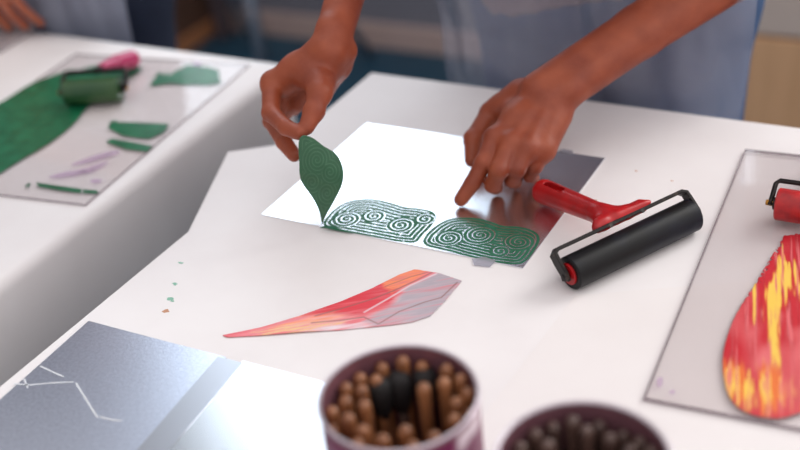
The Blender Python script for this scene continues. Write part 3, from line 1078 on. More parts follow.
def streak_col(x, y):
    s = 1 / 0.0075
    da, db = np.array(P(771, 262, RH)[:2]), np.array(P(776, 395, RH)[:2])
    dd = (da - db) / np.linalg.norm(da - db)
    dxn = (x * dd[1] - y * dd[0]) * s
    st = fbm(dxn * 1.6, y * 14, 4)
    st2 = fbm(dxn * 5 + 40, y * 22 + 5, 3)
    lg = fbm(x * 30 + 3, y * 16 + 9, 3)
    red = np.array(srgb(196, 30, 44)[:3]); pink = np.array(srgb(222, 108, 112)[:3]); yel = np.array(srgb(240, 200, 84)[:3]); org = np.array(srgb(226, 112, 50)[:3]); dk = np.array(srgb(160, 20, 36)[:3])
    c_ = np.repeat(red[None], len(x), 0)
    mix = lambda a, b, t: a * (1 - np.clip(t, 0, 1)[:, None]) + b[None] * np.clip(t, 0, 1)[:, None]
    q = P(774, 305)
    q2 = P(745, 392)
    q3 = P(800, 330)
    c_ = mix(c_, dk, (st2 - 0.52) * 6)
    c_ = mix(c_, pink, (lg - 0.42) * 4 * np.clip(1.6 - np.hypot((x - q3[0]) / 0.05, (y - q3[1]) / 0.09), 0, 1))
    yb = 0.95 - np.hypot(((x - q[0]) * dd[1] - (y - q[1]) * dd[0]) / 0.013, ((x - q[0]) * dd[0] + (y - q[1]) * dd[1]) / 0.050)
    c_ = mix(c_, org, (yb + 0.05 + (st - 0.5) * 3.6) * 2)
    c_ = mix(c_, yel, (yb - 0.1 + (st - 0.5) * 4.6) * 3)
    yb2 = 0.9 - np.hypot((x - q2[0]) / 0.030, (y - q2[1]) / 0.024)
    c_ = mix(c_, org, (yb2 - 0.1 + (st - 0.5) * 4) * 1.6)
    c_ = mix(c_, yel, (yb2 - 0.25 + (st2 - 0.5) * 5) * 3)
    c_ = mix(c_, pink, (st2 - 0.60) * 7)
    return c_


def ragged(x, y):
    bd, _, _ = nearest(x, y, sp_)
    return bd > 0.003 * np.clip(fbm(x * 520, y * 380) - 0.42, 0, 1) / 0.3 * (y > 0.02)


attach(sheet_grid('red_yellow_ink', sp_, T + RH + 0.0002, 0.0008, MT['painted'], color=streak_col, keep=ragged, thick=0.0003), rs_)
for pts in ([(656, 380), (660, 376), (664, 379), (661, 388), (657, 386)], [(668, 391), (674, 389), (676, 393), (671, 395)]):
    ink_film(rs_, pts, RH + 0.0002, MT['ink_lilac'], 1, name='lilac_smear')


# ================================================================== rollers (brayers)
def cyl_x(mb, x0, x1, r, z, seg=40, bev=0.0012, y=0.0):
    mb.tube([(x0, y, z), (x0 + 0.0001, y, z), (x0 + bev, y, z), (x1 - bev, y, z), (x1 - 0.0001, y, z), (x1, y, z)], [r - bev, r - bev, r, r, r - bev, r - bev], seg)
    return mb


def sdf_handle(parent, segs, m, step=0.0009, cut=None, k=0.006, name='handle'):
    pts = [s[0] for s in segs] + [s[1] for s in segs]
    R = max(max(s[2], s[3]) for s in segs)
    lo, hi = bounds(pts, R + 0.006)
    f = Field(lo, hi, step)
    for s in segs: f.cone(s[0], s[1], s[2], s[3], k=k)
    if cut:
        g = Field(lo, hi, step)
        for s in cut: g.cone(s[0], s[1], s[2], s[3], k=0.001)
        f.F = np.maximum(f.F, -g.F)
    V_, F_ = f.mesh()
    return mesh_obj(name, V_, F_.tolist(), m, parent, smooth=True)


br = tag(empty('ink_roller', (0.0889, 0.0500, T + 0.0004), math.radians(60.2)), 'large black rubber ink roller with a red plastic handle resting on the metal plate', 'ink roller')
Rr = 0.0160
ro = cyl_x(MB(), -0.0745, 0.0745, Rr, Rr).build('roller', MT['black_rubber'], br)
autosmooth(ro)
autosmooth(cyl_x(MB(), -0.0765, -0.0740, 0.0105, Rr, 32, 0.0005).build('end_cap', MT['red_plastic'], br))
autosmooth(cyl_x(MB(), 0.0740, 0.0765, 0.0105, Rr, 32, 0.0005).build('end_cap', MT['red_plastic'], br))
autosmooth(cyl_x(MB(), -0.0825, 0.0825, 0.0024, Rr, 16, 0.0005).build('axle', MT['black_metal'], br))
# bent flat-bar frame
fr_path = [(-0.080, -0.003, Rr - 0.004), (-0.080, 0.0, Rr + 0.002), (-0.080, 0.009, 0.0255), (-0.0795, 0.0150, 0.0310), (-0.075, 0.0175, 0.0330), (0.075, 0.0175, 0.0330), (0.0795, 0.0150, 0.0310), (0.080, 0.009, 0.0255), (0.080, 0.0, Rr + 0.002), (0.080, -0.003, Rr - 0.004)]


def flatbar(path, w, t, side):
    """rectangular bar following path; side = its wide direction at each point"""
    m = MB()
    for i, p in enumerate(path):
        p = Vector(p)
        d = (Vector(path[min(i + 1, len(path) - 1)]) - Vector(path[max(i - 1, 0)])).normalized()
        s = Vector(side[i])
        s = (s - d * s.dot(d)).normalized()
        n_ = d.cross(s)
        for a, b in ((-1, -1), (1, -1), (1, 1), (-1, 1)):
            m.v.append(tuple(p + s * a * w / 2 + n_ * b * t / 2))
    for i in range(len(path) - 1):
        for k in range(4):
            k2 = (k + 1) % 4
            m.f.append((i * 4 + k, i * 4 + k2, i * 4 + 4 + k2, i * 4 + 4 + k))
    m.f += [(3, 2, 1, 0), tuple((len(path) - 1) * 4 + k for k in range(4))]
    return m


sd_ = [(0, 0.7, -0.7)] * 3 + [(0, 0.72, -0.68)] + [(0, 0.75, -0.65)] * 2 + [(0, 0.72, -0.68)] + [(0, 0.7, -0.7)] * 3
autosmooth(flatbar(fr_path, 0.0105, 0.0036, sd_).build('frame', MT['black_metal'], br, bevel=0.0006))
hs = [((-0.003, 0.030, 0.0320), (-0.003, 0.126, 0.0168), 0.0098, 0.0128),
      ((-0.024, 0.0205, 0.0335), (0.030, 0.0205, 0.0335), 0.0052, 0.0052), ((-0.020, 0.024, 0.0355), (0.030, 0.024, 0.0355), 0.0042, 0.0042), ((0.000, 0.020, 0.0365), (0.036, 0.018, 0.0375), 0.0045, 0.0025),
      ((-0.016, 0.024, 0.033), (-0.006, 0.040, 0.0305), 0.006, 0.0085), ((0.012, 0.024, 0.0335), (-0.001, 0.040, 0.0305), 0.006, 0.0085)]
ct = [((-0.004, 0.098, 0.0300), (-0.004, 0.120, 0.0260), 0.0042, 0.0042), ((-0.004, 0.098, 0.0360), (-0.004, 0.120, 0.0320), 0.0046, 0.0046)]
sdf_handle(br, hs, MT['red_plastic'], cut=ct, k=0.005)
for x in (-0.014, 0.024):
    MB().tube([(x, 0.0135, 0.0350), (x, 0.0128, 0.0362)], 0.0022, 12).build('rivet', MT['black_metal'], br)


def small_roller(loc, rz, L, R, rubber, handle, label, lift, hl=0.10, yaw=0.0, fr=0.0024, up_=0.0, hr=1.0):
    b = tag(empty('ink_roller', (loc[0], loc[1], T + lift), rz), label, 'ink roller')
    h = L / 2
    autosmooth(cyl_x(MB(), -h, h, R, R).build('roller', MT[rubber], b))
    autosmooth(cyl_x(MB(), -h - 0.010, h + 0.010, 0.0028, R, 16, 0.0005).build('axle', MT['brass'], b))
    for sx in (-1, 1):
        autosmooth(cyl_x(MB(), min(sx * (h + 0.0005), sx * (h + 0.003)), max(sx * (h + 0.0005), sx * (h + 0.003)), 0.006, R, 20, 0.0004).build('washer', MT['black_metal'], b))
    e = h + 0.0055
    path = [(-e, -0.003, R), (-e, 0.006, R + 0.004), (-e, R + 0.004, R + 0.010), (-e + 0.003, R + 0.0075, R + 0.012), (e - 0.003, R + 0.0075, R + 0.012), (e, R + 0.004, R + 0.010), (e, 0.006, R + 0.004), (e, -0.003, R)]
    path = [(a, b_ , c_ + (up_ if c_ > R + 0.008 else 0)) for a, b_, c_ in path]
    MB().tube(path, fr, 12).build('frame', MT['black_metal'], b, smooth=True)
    y0, z0 = R + 0.0075, R + 0.012 + up_
    yx = lambda d: (d * math.sin(yaw), y0 + d * math.cos(yaw))
    MB().tube([(0, y0 - 0.003, z0 + 0.001), (*yx(0.010), z0 - 0.001), (*yx(0.020), z0 - 0.004)], [0.0042, 0.0046, 0.0055], 16).build('ferrule', MT['black_metal'], b, smooth=True)
    ze = 0.0125
    t1, t2, t3 = (*yx(0.016), z0 - 0.003), (*yx(hl * 0.55), z0 * 0.55 + ze * 0.45), (*yx(hl * 0.9), ze + 0.003)
    sdf_handle(b, [(t1, t2, 0.0070 * hr, 0.0100 * hr), (t2, t3, 0.0100 * hr, 0.0112 * hr)], MT[handle], k=0.002)
    return b


gl = np.array(P(66, 93, 0.019)[:2])
gr = np.array(P(121, 89, 0.019)[:2])
gm = (gl + gr) / 2
gang = math.atan2(gr[1] - gl[1], gr[0] - gl[0])
small_roller((gm[0], gm[1]), gang, float(np.linalg.norm(gr - gl)), 0.0165, 'roller_green', 'pink_handle', 'small roller with green ink and a pink handle on the left clear slab', LH + 0.0005, hl=0.083, yaw=0.34, fr=0.0034, up_=0.004, hr=1.12)
ra_ = P(776, 206, 0.019)
small_roller((ra_[0] + 0.036, ra_[1] + 0.003), math.radians(1), 0.072, 0.0155, 'roller_red', 'red_plastic', 'small roller covered in red ink at the right end, above the red streaks', RH + 0.0006)


# ================================================================== tins of brushes
def tin(cx, cy, label):
    t = tag(empty('brush_tin', (cx, cy, T + 0.0008)), label, 'tin')
    R, H = 0.0545, 0.100
    body = MB().lathe([(0.0, 0.001), (R - 0.002, 0.001), (R - 0.002, 0.0), (R, 0.001), (R, H), (R - 0.0008, H), (R - 0.0008, 0.003), (0, 0.003)], 72)
    autosmooth(body.build('body', MT['tin_in'], t))
    lab = MB().lathe([(R + 0.0002, 0.006), (R + 0.0007, 0.006), (R + 0.0007, H - 0.006), (R + 0.0002, H - 0.006), (R + 0.0002, 0.006)], 72)
    autosmooth(lab.build('label_wrap', MT['tin_label'], t))
    rim = MB()
    prof_ = [(R + 0.0002 + 0.0014 * math.cos(a), H + 0.0014 * math.sin(a)) for a in [i * math.pi / 4 for i in range(9)]]
    rim.lathe(prof_, 72)
    autosmooth(rim.build('rim', MT['tin'], t))
    return t


TC = ((0.0400, -0.3010), (0.1775, -0.3135))
tin(TC[0][0], TC[0][1], 'nearer purple and white tin full of brown wooden sticks, at the bottom centre')
tin(TC[1][0], TC[1][1], 'tin of dark wooden sticks cut by the bottom edge, right of the other tin')


def rod(name, base, top, r, m, label, cat, group):
    b, t_ = Vector(base), Vector(top)
    d = (t_ - b).normalized()
    L = (t_ - b).length
    pts, rad = [b], [r * 0.8]
    pts.append(b + d * 0.004); rad.append(r * 0.95)
    pts.append(b + d * (L - 0.02)); rad.append(r * 0.92)
    pts.append(b + d * (L - 0.008)); rad.append(r)
    for i in range(1, 7):
        a = i / 6 * math.pi / 2
        pts.append(b + d * (L - 0.006 + 0.006 * math.sin(a))); rad.append(max(r * math.cos(a), 0.0003))
    o = MB().tube(pts, rad, 14).build(name, MT[m], smooth=True)
    return tag(o, label, cat, group)


def clamp_in(c, x, y, R):
    d = math.hypot(x - c[0], y - c[1])
    if d > R: x, y = c[0] + (x - c[0]) * R / d, c[1] + (y - c[1]) * R / d
    return x, y


sp1 = [(120, 195), (180, 160), (265, 120), (345, 100), (425, 105), (245, 170), (355, 145), (190, 210), (130, 250), (200, 265), (140, 315), (195, 360), (75, 290), (270, 395), (355, 360), (465, 385), (510, 130),
       (570, 165), (605, 215), (548, 255), (540, 318), (175, 412), (385, 420), (330, 430), (560, 375), (410, 470), (300, 480), (480, 450), (230, 455)]
placed = []
for (X, Y) in sp1:
    z = 0.095 + 0.003 * math.sin(X * 1.3 + Y)
    q = P(310 + X / 3.747, 330 + Y / 3.75, z)
    x, y = clamp_in(TC[0], q[0], q[1], 0.0480)
    if any(math.hypot(x - a, y - b) < 0.0104 for a, b in placed): continue
    placed.append((x, y))
    bx_, by_ = TC[0][0] + (x - TC[0][0]) * 0.97, TC[0][1] + (y - TC[0][1]) * 0.97
    rod('wooden_stick', (bx_, by_, T + 0.0042), (x, y, T + z), 0.0051, 'stick', 'brown round-ended wooden stick standing in the purple and white tin', 'wooden stick', 'brown sticks in the nearer tin')
def rim_ring(c, m, label, group, r_):
    for i in range(30):
        an = i * 2 * math.pi / 30 + 0.1
        x, y = c[0] + 0.0482 * math.cos(an), c[1] + 0.0482 * math.sin(an)
        if any(math.hypot(x - a, y - b) < 0.0104 for a, b in placed): continue
        placed.append((x, y))
        rod('wooden_stick', (c[0] + (x - c[0]) * 0.99, c[1] + (y - c[1]) * 0.99, T + 0.0042), (x, y, T + 0.089 + 0.002 * math.sin(i * 2.1)), r_, m, label, 'wooden stick', group)


rim_ring(TC[0], 'stick', 'brown round-ended wooden stick standing in the purple and white tin', 'brown sticks in the nearer tin', 0.0050)
for (X, Y, w) in ((424, 200, 'left'), (500, 180, 'right')):
    q = P(310 + X / 3.747, 330 + Y / 3.75, 0.100)
    rod('wooden_stick', (q[0], q[1] - 0.002, T + 0.0042), (q[0], q[1], T + 0.100), 0.0050, 'stick',
        '%s of the two taller brown wooden handles in the purple and white tin' % w, 'wooden stick', 'tall brown sticks in the nearer tin')
    placed.append((q[0], q[1]))
for (X, Y, w) in ((262, 225, 'left black filler for the shaded gap in the middle of the purple and white tin'), (335, 200, 'middle black filler for the shaded gap in the purple and white tin'), (452, 150, 'black filler for the shaded gap at the far side of the purple and white tin')):
    q = P(310 + X / 3.747, 330 + Y / 3.75, 0.078)
    x, y = clamp_in(TC[0], q[0], q[1], 0.0445)
    b = tag(empty('gap_filler', (x, y, T + 0.0042)), w, 'gap_filler', 'black gap fillers in the nearer tin')  # black clump put where there is only a dark gap between sticks
    MB().tube([(0, 0, 0), (0, 0, 0.055)], 0.0035, 12).build('handle', MT['stick_dark'], b, smooth=True)
    MB().tube([(0, 0, 0.048), (0, 0, 0.056), (0, 0, 0.068), (0.0005, 0, 0.080), (0.001, 0, 0.084)], [0.0042, 0.0072, 0.0088, 0.0084, 0.004], 16).build('gap_shade', MT['gap_black'], b, smooth=True)
placed = []
sp2 = [(135, 240), (205, 185), (280, 150), (370, 145), (480, 150), (320, 195), (425, 185), (520, 215), (210, 245), (600, 265), (570, 190), (650, 225), (700, 265), (270, 240), (150, 300), (220, 310), (640, 310), (700, 330), (300, 420), (400, 440), (500, 420), (200, 380), (600, 380), (670, 390), (350, 480), (460, 490)]
for (X, Y) in sp2:
    z = 0.095 + 0.003 * math.sin(X * 1.7 + Y)
    q = P(480 + X / 4, 380 + Y / 4, z)
    x, y = clamp_in(TC[1], q[0], q[1], 0.0475)
    if any(math.hypot(x - a, y - b) < 0.0105 for a, b in placed): continue
    placed.append((x, y))
    rod('wooden_stick', (TC[1][0] + (x - TC[1][0]) * 0.97, TC[1][1] + (y - TC[1][1]) * 0.97, T + 0.0042), (x, y, T + z), 0.0051, 'stick_dark', 'dark round-ended wooden stick standing in the tin at the bottom edge', 'wooden stick', 'dark sticks in the right tin')
rim_ring(TC[1], 'stick_dark', 'dark round-ended wooden stick standing in the tin at the bottom edge', 'dark sticks in the right tin', 0.0050)


# ================================================================== people
def generic_hand(fl, wr, d, n, side, curl=0.35, rs=1.0):
    """relaxed hand: d along the hand, n out of its back, side towards the thumb"""
    d, n, s = [np.array(q, float) / np.linalg.norm(q) for q in (d, n, side)]
    wr = np.array(wr, float)
    fs = []
    for i, (off, ln, sc_) in enumerate(((0.024, 0.083, 1.0), (0.007, 0.086, 1.08), (-0.010, 0.081, 1.0), (-0.026, 0.073, 0.8))):
        m = wr + s * off * rs + d * ln * rs
        ch_ = [m]
        a = curl * 0.6
        for L in (0.040, 0.025, 0.018):
            dd = d * math.cos(a) - n * math.sin(a) + s * (off * 1.5)
            ch_.append(ch_[-1] + dd / np.linalg.norm(dd) * L * sc_ * rs)
            a += curl
        fs.append(ch_)
    c0 = wr + s * 0.022 + d * 0.022 - n * 0.006
    c1 = c0 + (s * 0.55 + d * 0.75 - n * 0.3) * 0.040
    c2 = c1 + (s * 0.30 + d * 0.9 - n * 0.3) * 0.030
    c3_ = c2 + (s * 0.10 + d * 0.95 - n * 0.3) * 0.024
    hand_into(fl, wr, fs, [c0, c1, c2, c3_], n, rs)


def head_meshes(cx, cy, cz, parent, skin_list, hair, pitch=0.5):
    """head facing -y, tipped down; returns nothing, adds hair and eyes as children"""
    lo, hi = np.array([cx - 0.13, cy - 0.17, cz - 0.17]), np.array([cx + 0.13, cy + 0.16, cz + 0.17])
    cp, sp_ = math.cos(pitch), math.sin(pitch)

    def Q(x, y, z): return (cx + x, cy + y * cp + z * (-sp_), cz + y * sp_ + z * cp)
    f = Field(lo, hi, 0.003)
    f.ball(Q(0, 0.01, 0.035), 0.082, scale=(0.92, 1.1, 1.0))
    f.cone(Q(0, -0.035, 0.01), Q(0, -0.045, -0.060), 0.055, 0.034, k=0.03)
    f.cone(Q(-0.035, -0.02, -0.035), Q(0.035, -0.02, -0.035), 0.035, 0.035, k=0.03)
    f.cone(Q(0, -0.088, 0.015), Q(0, -0.108, -0.018), 0.006, 0.011, k=0.012)
    f.ball(Q(-0.010, -0.098, -0.019), 0.007, k=0.006); f.ball(Q(0.010, -0.098, -0.019), 0.007, k=0.006)
    f.cone(Q(-0.020, -0.084, -0.044), Q(0.020, -0.084, -0.044), 0.0055, 0.0055, k=0.006)
    f.cone(Q(-0.018, -0.082, -0.053), Q(0.018, -0.082, -0.053), 0.006, 0.006, k=0.005)
    f.cone(Q(-0.045, -0.075, 0.030), Q(-0.012, -0.086, 0.030), 0.007, 0.007, k=0.010)
    f.cone(Q(0.045, -0.075, 0.030), Q(0.012, -0.086, 0.030), 0.007, 0.007, k=0.010)
    for s in (-1, 1):
        f.ball(Q(s * 0.080, 0.008, 0.0), 0.018, k=0.005, scale=(0.4, 0.8, 1.4))
    V_, F_ = f.mesh()
    skin_list.append((V_, F_))
    for s in (-1, 1):
        e = MB()
        c_ = Vector(Q(s * 0.031, -0.0765, 0.012))
        prof_ = [(0.0115 * math.sin(a), 0.0115 * math.cos(a)) for a in [i * math.pi / 10 for i in range(11)]]
        e.lathe([(max(r, 1e-5), z) for r, z in prof_], 20)
        e.v = [tuple(Vector(v) + c_) for v in e.v]
        ey = e.build('eye', MT['eye'], smooth=True)
        attach(ey, parent)
        i_ = MB().lathe([(1e-5, 0.0), (0.0052, -0.0003), (0.0052, 0.0008), (1e-5, 0.0012)], 20)
        dirn = Vector(Q(0, -1, -0.35)) - Vector(Q(0, 0, 0))
        rot = Vector((0, 0, 1)).rotation_difference(dirn.normalized())
        i_.v = [tuple(rot @ Vector(v) + c_ + dirn.normalized() * 0.0112) for v in i_.v]
        ir = i_.build('iris', MT['iris'], smooth=True)
        ir.parent = ey
    g = Field(lo - 0.03, hi + 0.03, 0.0035)
    g.ball(Q(0, 0.022, 0.048), 0.092, scale=(0.95, 1.1, 1.0))
    g.cone(Q(0, 0.06, 0.0), Q(0, 0.085, -0.07), 0.07, 0.04, k=0.03)
    for s in (-1, 1): g.cone(Q(s * 0.06, 0.0, 0.05), Q(s * 0.078, 0.035, -0.03), 0.035, 0.022, k=0.02)
    c = Field(lo - 0.03, hi + 0.03, 0.0035)
    c.cone(Q(0, -0.13, -0.03), Q(0, -0.10, 0.03), 0.075, 0.058, k=0.02)
    g.F = np.maximum(g.F, -c.F)
    V_, F_ = g.mesh()
    attach(mesh_obj('hair', V_, F_.tolist(), hair, smooth=True), parent)


def person(root_xy, cx, cy, label, fine, shoulders, elbows, hip_z, sh_z, head, skin, shirt, legs_m, hair, hem, sc=1.0, shoes='navy', sleeve=0.55):
    """fine: list of (V,F) already made for hands and forearms; shoulders/elbows: [right(-x), left(+x)]"""
    t = tag(empty('person', (root_xy[0], root_xy[1], 0)), label, 'person')
    sh_c = (np.array(shoulders[0]) + np.array(shoulders[1])) / 2
    pel = np.array([cx, cy, hip_z])
    skins = list(fine)
    X, Y, Z = (1, 0, 0), (0, 1, 0), (0, 0, 1)

    def torso(f, g):
        for s in (-1, 1):
            f.cone(pel + [s * 0.070 * sc, 0, -0.02], pel + [s * 0.055 * sc, -0.01, 0.17], (0.105 + g) * sc, (0.088 + g) * sc, k=0.05)
            f.cone(pel + [s * 0.055 * sc, -0.01, 0.17], sh_c + [s * 0.075 * sc, 0.02, -0.10], (0.088 + g) * sc, (0.092 + g) * sc, k=0.05)
            S = np.array(shoulders[0 if s < 0 else 1])
            f.cone(sh_c + [s * 0.05, 0.01, -0.03], S, 0.062 + g, 0.047 + g, k=0.05)
    # bare skin: trunk, neck, legs, upper arms
    allp = [pel + [-0.25, -0.2, 0], pel + [0.25, 0.2, 0], sh_c + [-0.27, -0.15, 0.1], sh_c + [0.27, 0.1, 0], np.array([cx - 0.2, cy - 0.2, 0.0]), np.array([cx + 0.2, cy + 0.1, 0.0])] + [np.array(e) for e in elbows]
    lo, hi = bounds(allp, 0.09)
    lo[2] = 0.0
    f = Field(lo, hi, 0.007)
    torso(f, 0)
    f.cone(sh_c + [0, 0, 0.0], np.array(head) + [0, 0.03, -0.05], 0.052, 0.048, k=0.03)
    for i in (0, 1):
        f.cone(shoulders[i], elbows[i], 0.046, 0.037, k=0.03)
    for s in (-1, 1):
        hp = pel + [s * 0.085 * sc, 0, -0.04]
        kn = np.array([cx + s * 0.095, cy - 0.01, hip_z * 0.53])
        an = np.array([cx + s * 0.10, cy + 0.03, 0.09])
        f.cone(hp, kn, 0.082 * sc, 0.054, k=0.03)
        f.cone(kn, an, 0.053, 0.036, k=0.02)
        f.cone(an + [0, 0, -0.03], an + [s * 0.02, -0.13, -0.055], 0.034, 0.028, k=0.02)
    skins.append(f.mesh())
    head_meshes(head[0], head[1], head[2], t, skins, hair)
    V_, F_ = join_meshes(skins)
    attach(mesh_obj('body', V_, F_.tolist(), skin, smooth=True), t)
    # shirt: trunk and short sleeves, cut at the hem and neckline
    f = Field(lo, hi, 0.0065)
    torso(f, 0.010)
    for i in (0, 1): f.cone(shoulders[i], lerp(shoulders[i], elbows[i], sleeve), 0.060, 0.054, k=0.02)
    g = f.lo[2] + f.step * np.arange(f.n[2])
    gx = f.lo[0] + f.step * np.arange(f.n[0])
    cut = (hem + 0.05 * (gx[:, None, None] - cx) / 0.2) - g[None, None, :]
    f.F = np.maximum(f.F, cut.astype(np.float32))
    V_, F_ = f.mesh()
    attach(mesh_obj('shirt', V_, F_.tolist(), shirt, smooth=True), t)
    # trousers
    f = Field(lo, hi, 0.0065)
    for s in (-1, 1):
        f.cone(pel + [s * 0.070 * sc, 0, -0.02], pel + [s * 0.055 * sc, -0.01, 0.17], 0.112 * sc, 0.094 * sc, k=0.05)
        hp = pel + [s * 0.085 * sc, 0, -0.04]
        kn = np.array([cx + s * 0.095, cy - 0.01, hip_z * 0.53])
        an = np.array([cx + s * 0.10, cy + 0.03, 0.10])
        f.cone(hp, kn, 0.094 * sc, 0.067, k=0.03)
        f.cone(kn, an, 0.067, 0.058, k=0.02)
    f.F = np.maximum(f.F, (g * 0 + (0.06 - g))[None, None, :].astype(np.float32))
    f.F = np.maximum(f.F, (g - (hem + 0.06))[None, None, :].astype(np.float32))
    V_, F_ = f.mesh()
    attach(mesh_obj('trousers', V_, F_.tolist(), legs_m, smooth=True), t)
    for s in (-1, 1):
        f = Field((cx + s * 0.11 - 0.09, cy - 0.20, -0.02), (cx + s * 0.11 + 0.09, cy + 0.14, 0.14), 0.005)
        an = np.array([cx + s * 0.10, cy + 0.03, 0.05])
        f.cone(an + [0, 0.025, 0.0], an + [s * 0.02, -0.13, -0.010], 0.046, 0.038, k=0.02)
        zz = f.lo[2] + f.step * np.arange(f.n[2])
        f.F = np.maximum(f.F, (0.002 - zz)[None, None, :].astype(np.float32))
        V_, F_ = f.mesh()
        attach(mesh_obj('shoe', V_, F_.tolist(), MT[shoes], smooth=True), t)
    return t


# ---------------- the person who lifts the leaf and points
def Pz(px, py, z): return np.array(P(px, py, z))


# pointing hand (on the picture's right)
wrL = Pz(553, 90, 0.082)
elL = Pz(792, -72, 0.185)
idx = [Pz(495, 138, 0.055), Pz(483.5, 163, 0.0405), Pz(472, 184, 0.0225), Pz(461, 199.5, 0.0098)]
mid = [Pz(511, 143, 0.055), Pz(499, 170, 0.040), Pz(492.5, 185, 0.021), Pz(496, 188, 0.0105)]
rin = [Pz(528, 148, 0.052), Pz(517, 169, 0.037), Pz(512, 180, 0.020), Pz(516, 182, 0.0102)]
pin = [Pz(544, 149, 0.046), Pz(535, 166, 0.032), Pz(530, 176, 0.018), Pz(534, 178, 0.0095)]
thm = [Pz(522, 96, 0.066), Pz(491, 113, 0.046), Pz(473.5, 139, 0.031), Pz(472, 160, 0.015)]
nL = np.cross(pin[0] - idx[0], (idx[0] + pin[0]) / 2 - wrL)
nL /= np.linalg.norm(nL)
if nL[2] < 0: nL = -nL
lo, hi = bounds([wrL, elL] + idx + mid + rin + pin + thm, 0.055)
f = Field(lo, hi, 0.0019)
hand_into(f, wrL, [idx, mid, rin, pin], thm, nL)
arm_into(f, wrL, elL, nL)
handL = f.mesh()

# lifting hand (on the picture's left)
wrR = Pz(331, 47, 0.157)
elR = np.array([-0.29, 0.31, T + 0.27])
i2 = [Pz(272, 82, 0.129), Pz(271, 113, 0.113), Pz(286, 127.5, 0.111), Pz(299, 133, 0.109)]
t2 = [Pz(320, 72, 0.138), Pz(320, 93, 0.134), Pz(314, 111, 0.122), Pz(306.5, 127, 0.112)]
m0 = i2[0] + np.array([0.006, 0.020, -0.006])
m2 = [m0, Pz(272, 121, 0.083), Pz(284, 142, 0.077), Pz(294, 155, 0.073)]
r0_ = m0 + np.array([0.010, 0.017, -0.008])
r2_ = [r0_, Pz(284, 112, 0.083), Pz(298, 104, 0.097), Pz(305, 93, 0.111)]
p0 = r0_ + np.array([0.012, 0.013, -0.008])
p2 = [p0, Pz(293, 108, 0.073), Pz(302, 100, 0.083), Pz(305, 90, 0.095)]
nR = np.cross(p0 - i2[0], (i2[0] + p0) / 2 - wrR)
nR /= np.linalg.norm(nR)
if nR[0] > 0: nR = -nR
lo, hi = bounds([wrR, elR] + i2 + t2 + m2 + r2_ + p2, 0.055)
f = Field(lo, hi, 0.0019)
hand_into(f, wrR, [i2, m2, r2_, p2], t2, nR)
arm_into(f, wrR, elR, (-0.776, -0.288, 0.27), 0.90)
handR = f.mesh()

shR = np.array([-0.245, 0.375, 1.255])
shL = np.array([0.065, 0.385, 1.255])
pa = person((-0.09, 0.5), -0.09, 0.505, 'person in a milky plastic apron, pointing at the metal plate and lifting a green leaf', [handL, handR], [shR, shL], [elR, elL], 0.86, 1.24,
            (-0.09, 0.30, 1.47), MT['skin'], MT['shirt'], MT['jeans'], MT['hair'], 0.845)
nail(pa, thm[2], thm[3], np.array([-0.6, -0.8, 0.2]), MT['nail'], 0.0086)


def apron(parent, cx, y_front, z0, z1, xl, xr, m, seed, strap=True, lean=0.17, flare=0.12):
    V, Fc = [], []
    nu, nv = 90, 110
    rnd = random.Random(seed)
    waves = [(rnd.uniform(5, 26), rnd.uniform(-4, 4), rnd.uniform(0, 6.28), rnd.uniform(0.0014, 0.0034)) for _ in range(11)]
    for j in range(nv):
        z = z0 + (z1 - z0) * j / (nv - 1)
        zr = z - T
        bib = max(0.0, (zr - 0.28) / (z1 - T - 0.28)) if zr > 0.28 else 0
        a = xl * (1 - 0.45 * bib) + cx * 0.45 * bib
        b = (xr + flare * min(zr, 0.28)) * (1 - 0.45 * bib) + cx * 0.45 * bib
        for i in range(nu):
            u = i / (nu - 1)
            x = a + (b - a) * u
            y = y_front - lean * max(zr - 0.06, 0) + 0.035 * (2 * u - 1) ** 4
            for kx, kz, ph, am in waves:
                y += am * (1 - 1.6 * abs(math.sin(0.5 * kx * (x * 4 + kz * 0.3 * z) + ph + 0.6 * math.sin(z * 9 + kx))))
            V.append((x, y, z))
    for j in range(nv - 1):
        for i in range(nu - 1):
            q_ = j * nu + i
            Fc.append((q_, q_ + 1, q_ + nu + 1, q_ + nu))
    o = mesh_obj('apron', V, Fc, m, smooth=True)
    attach(o, parent)
    if strap:
        yb = y_front - lean * (z1 - T)
        for s in (-1, 1):
            st = MB().tube([(cx + s * 0.09, yb + 0.005, z1 - 0.005), (cx + s * 0.085, yb + 0.03, z1 + 0.10), (cx + s * 0.05, yb + 0.13, z1 + 0.155)], 0.005, 8, flat=0.3).build('neck_strap', m, smooth=True)
            st.parent = o
    return o


apron(pa, -0.09, 0.362, 0.42, 1.16, -0.276, 0.104, MT['apron'], 5, lean=0.30)

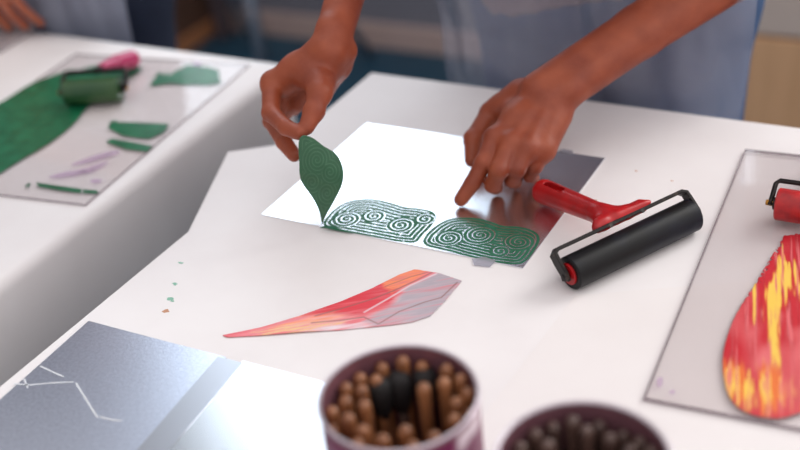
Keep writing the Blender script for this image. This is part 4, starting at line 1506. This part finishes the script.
# ---------------- neighbour at the left table
bx0, bx1 = P(0, 54)[:2], P(36, 31)[:2]
wrB = np.array([-0.955, 0.285, T + 0.165])
tipsB = [Pz(-8, 24, 0.018), Pz(8, 27, 0.018), Pz(25, 26, 0.018), Pz(41, 23, 0.018)]
fB = []
for i, tp in enumerate(tipsB):
    mcp = wrB + np.array([-0.030 + 0.019 * i, 0.018 - 0.002 * i, -0.078 + 0.004 * i])
    p1 = lerp(mcp, tp, 0.46) + np.array([0, -0.012, 0.010])
    p2_ = lerp(mcp, tp, 0.76) + np.array([0, -0.010, 0.006])
    fB.append([mcp, p1, p2_, tp])
thB = [wrB + np.array([-0.026, 0.020, -0.020]), wrB + np.array([-0.048, 0.028, -0.052]), wrB + np.array([-0.056, 0.030, -0.082]), wrB + np.array([-0.054, 0.028, -0.106])]
elB = np.array([-0.815, 0.390, T + 0.245])
lo, hi = bounds([wrB, elB] + thB + [q for c in fB for q in c], 0.055)
f = Field(lo, hi, 0.0024)
hand_into(f, wrB, fB, thB, (0, -1, 0.25))
arm_into(f, wrB, elB, (0, -1, 0.25), 1.1)
hB = f.mesh()
wrC = np.array([-1.16, 0.235, T + 0.065])
elC = np.array([-1.26, 0.40, T + 0.22])
lo, hi = bounds([wrC, elC, wrC + [0.06, -0.2, 0]], 0.07)
f = Field(lo, hi, 0.0024)
generic_hand(f, wrC, (0.12, -1, -0.16), (0, -0.1, 1), (1, 0, 0), 0.22)
arm_into(f, wrC, elC, (0, -0.1, 1), 1.1)
hC = f.mesh()
pb = person((-1.035, 0.52), -1.035, 0.525, 'person in a grey-blue apron and navy trousers with fingers on a grey board', [hB, hC], [np.array([-1.19, 0.46, 1.17]), np.array([-0.88, 0.46, 1.17])], [elC, elB], 0.78, 1.17,
            (-1.035, 0.43, 1.37), MT['skin2'], MT['shirt2'], MT['navy'], MT['hair'], 0.85, sc=1.0)
apron(pb, -1.01, 0.372, 0.36, 1.08, -1.17, -0.805, MT['apron2'], 8, lean=0.20, flare=0.02)

bd_ = MB().prism([bx0, bx1, (bx1[0] - 0.012, bx1[1] + 0.012), (bx0[0] - 0.13, bx0[1] + 0.11), (bx0[0] - 0.20, bx0[1] - 0.02)], T, T + 0.009)
tag(bd_.build('grey_board', MT['board'], bevel=0.001), 'grey board in the top left corner under the neighbour\'s fingers', 'board')
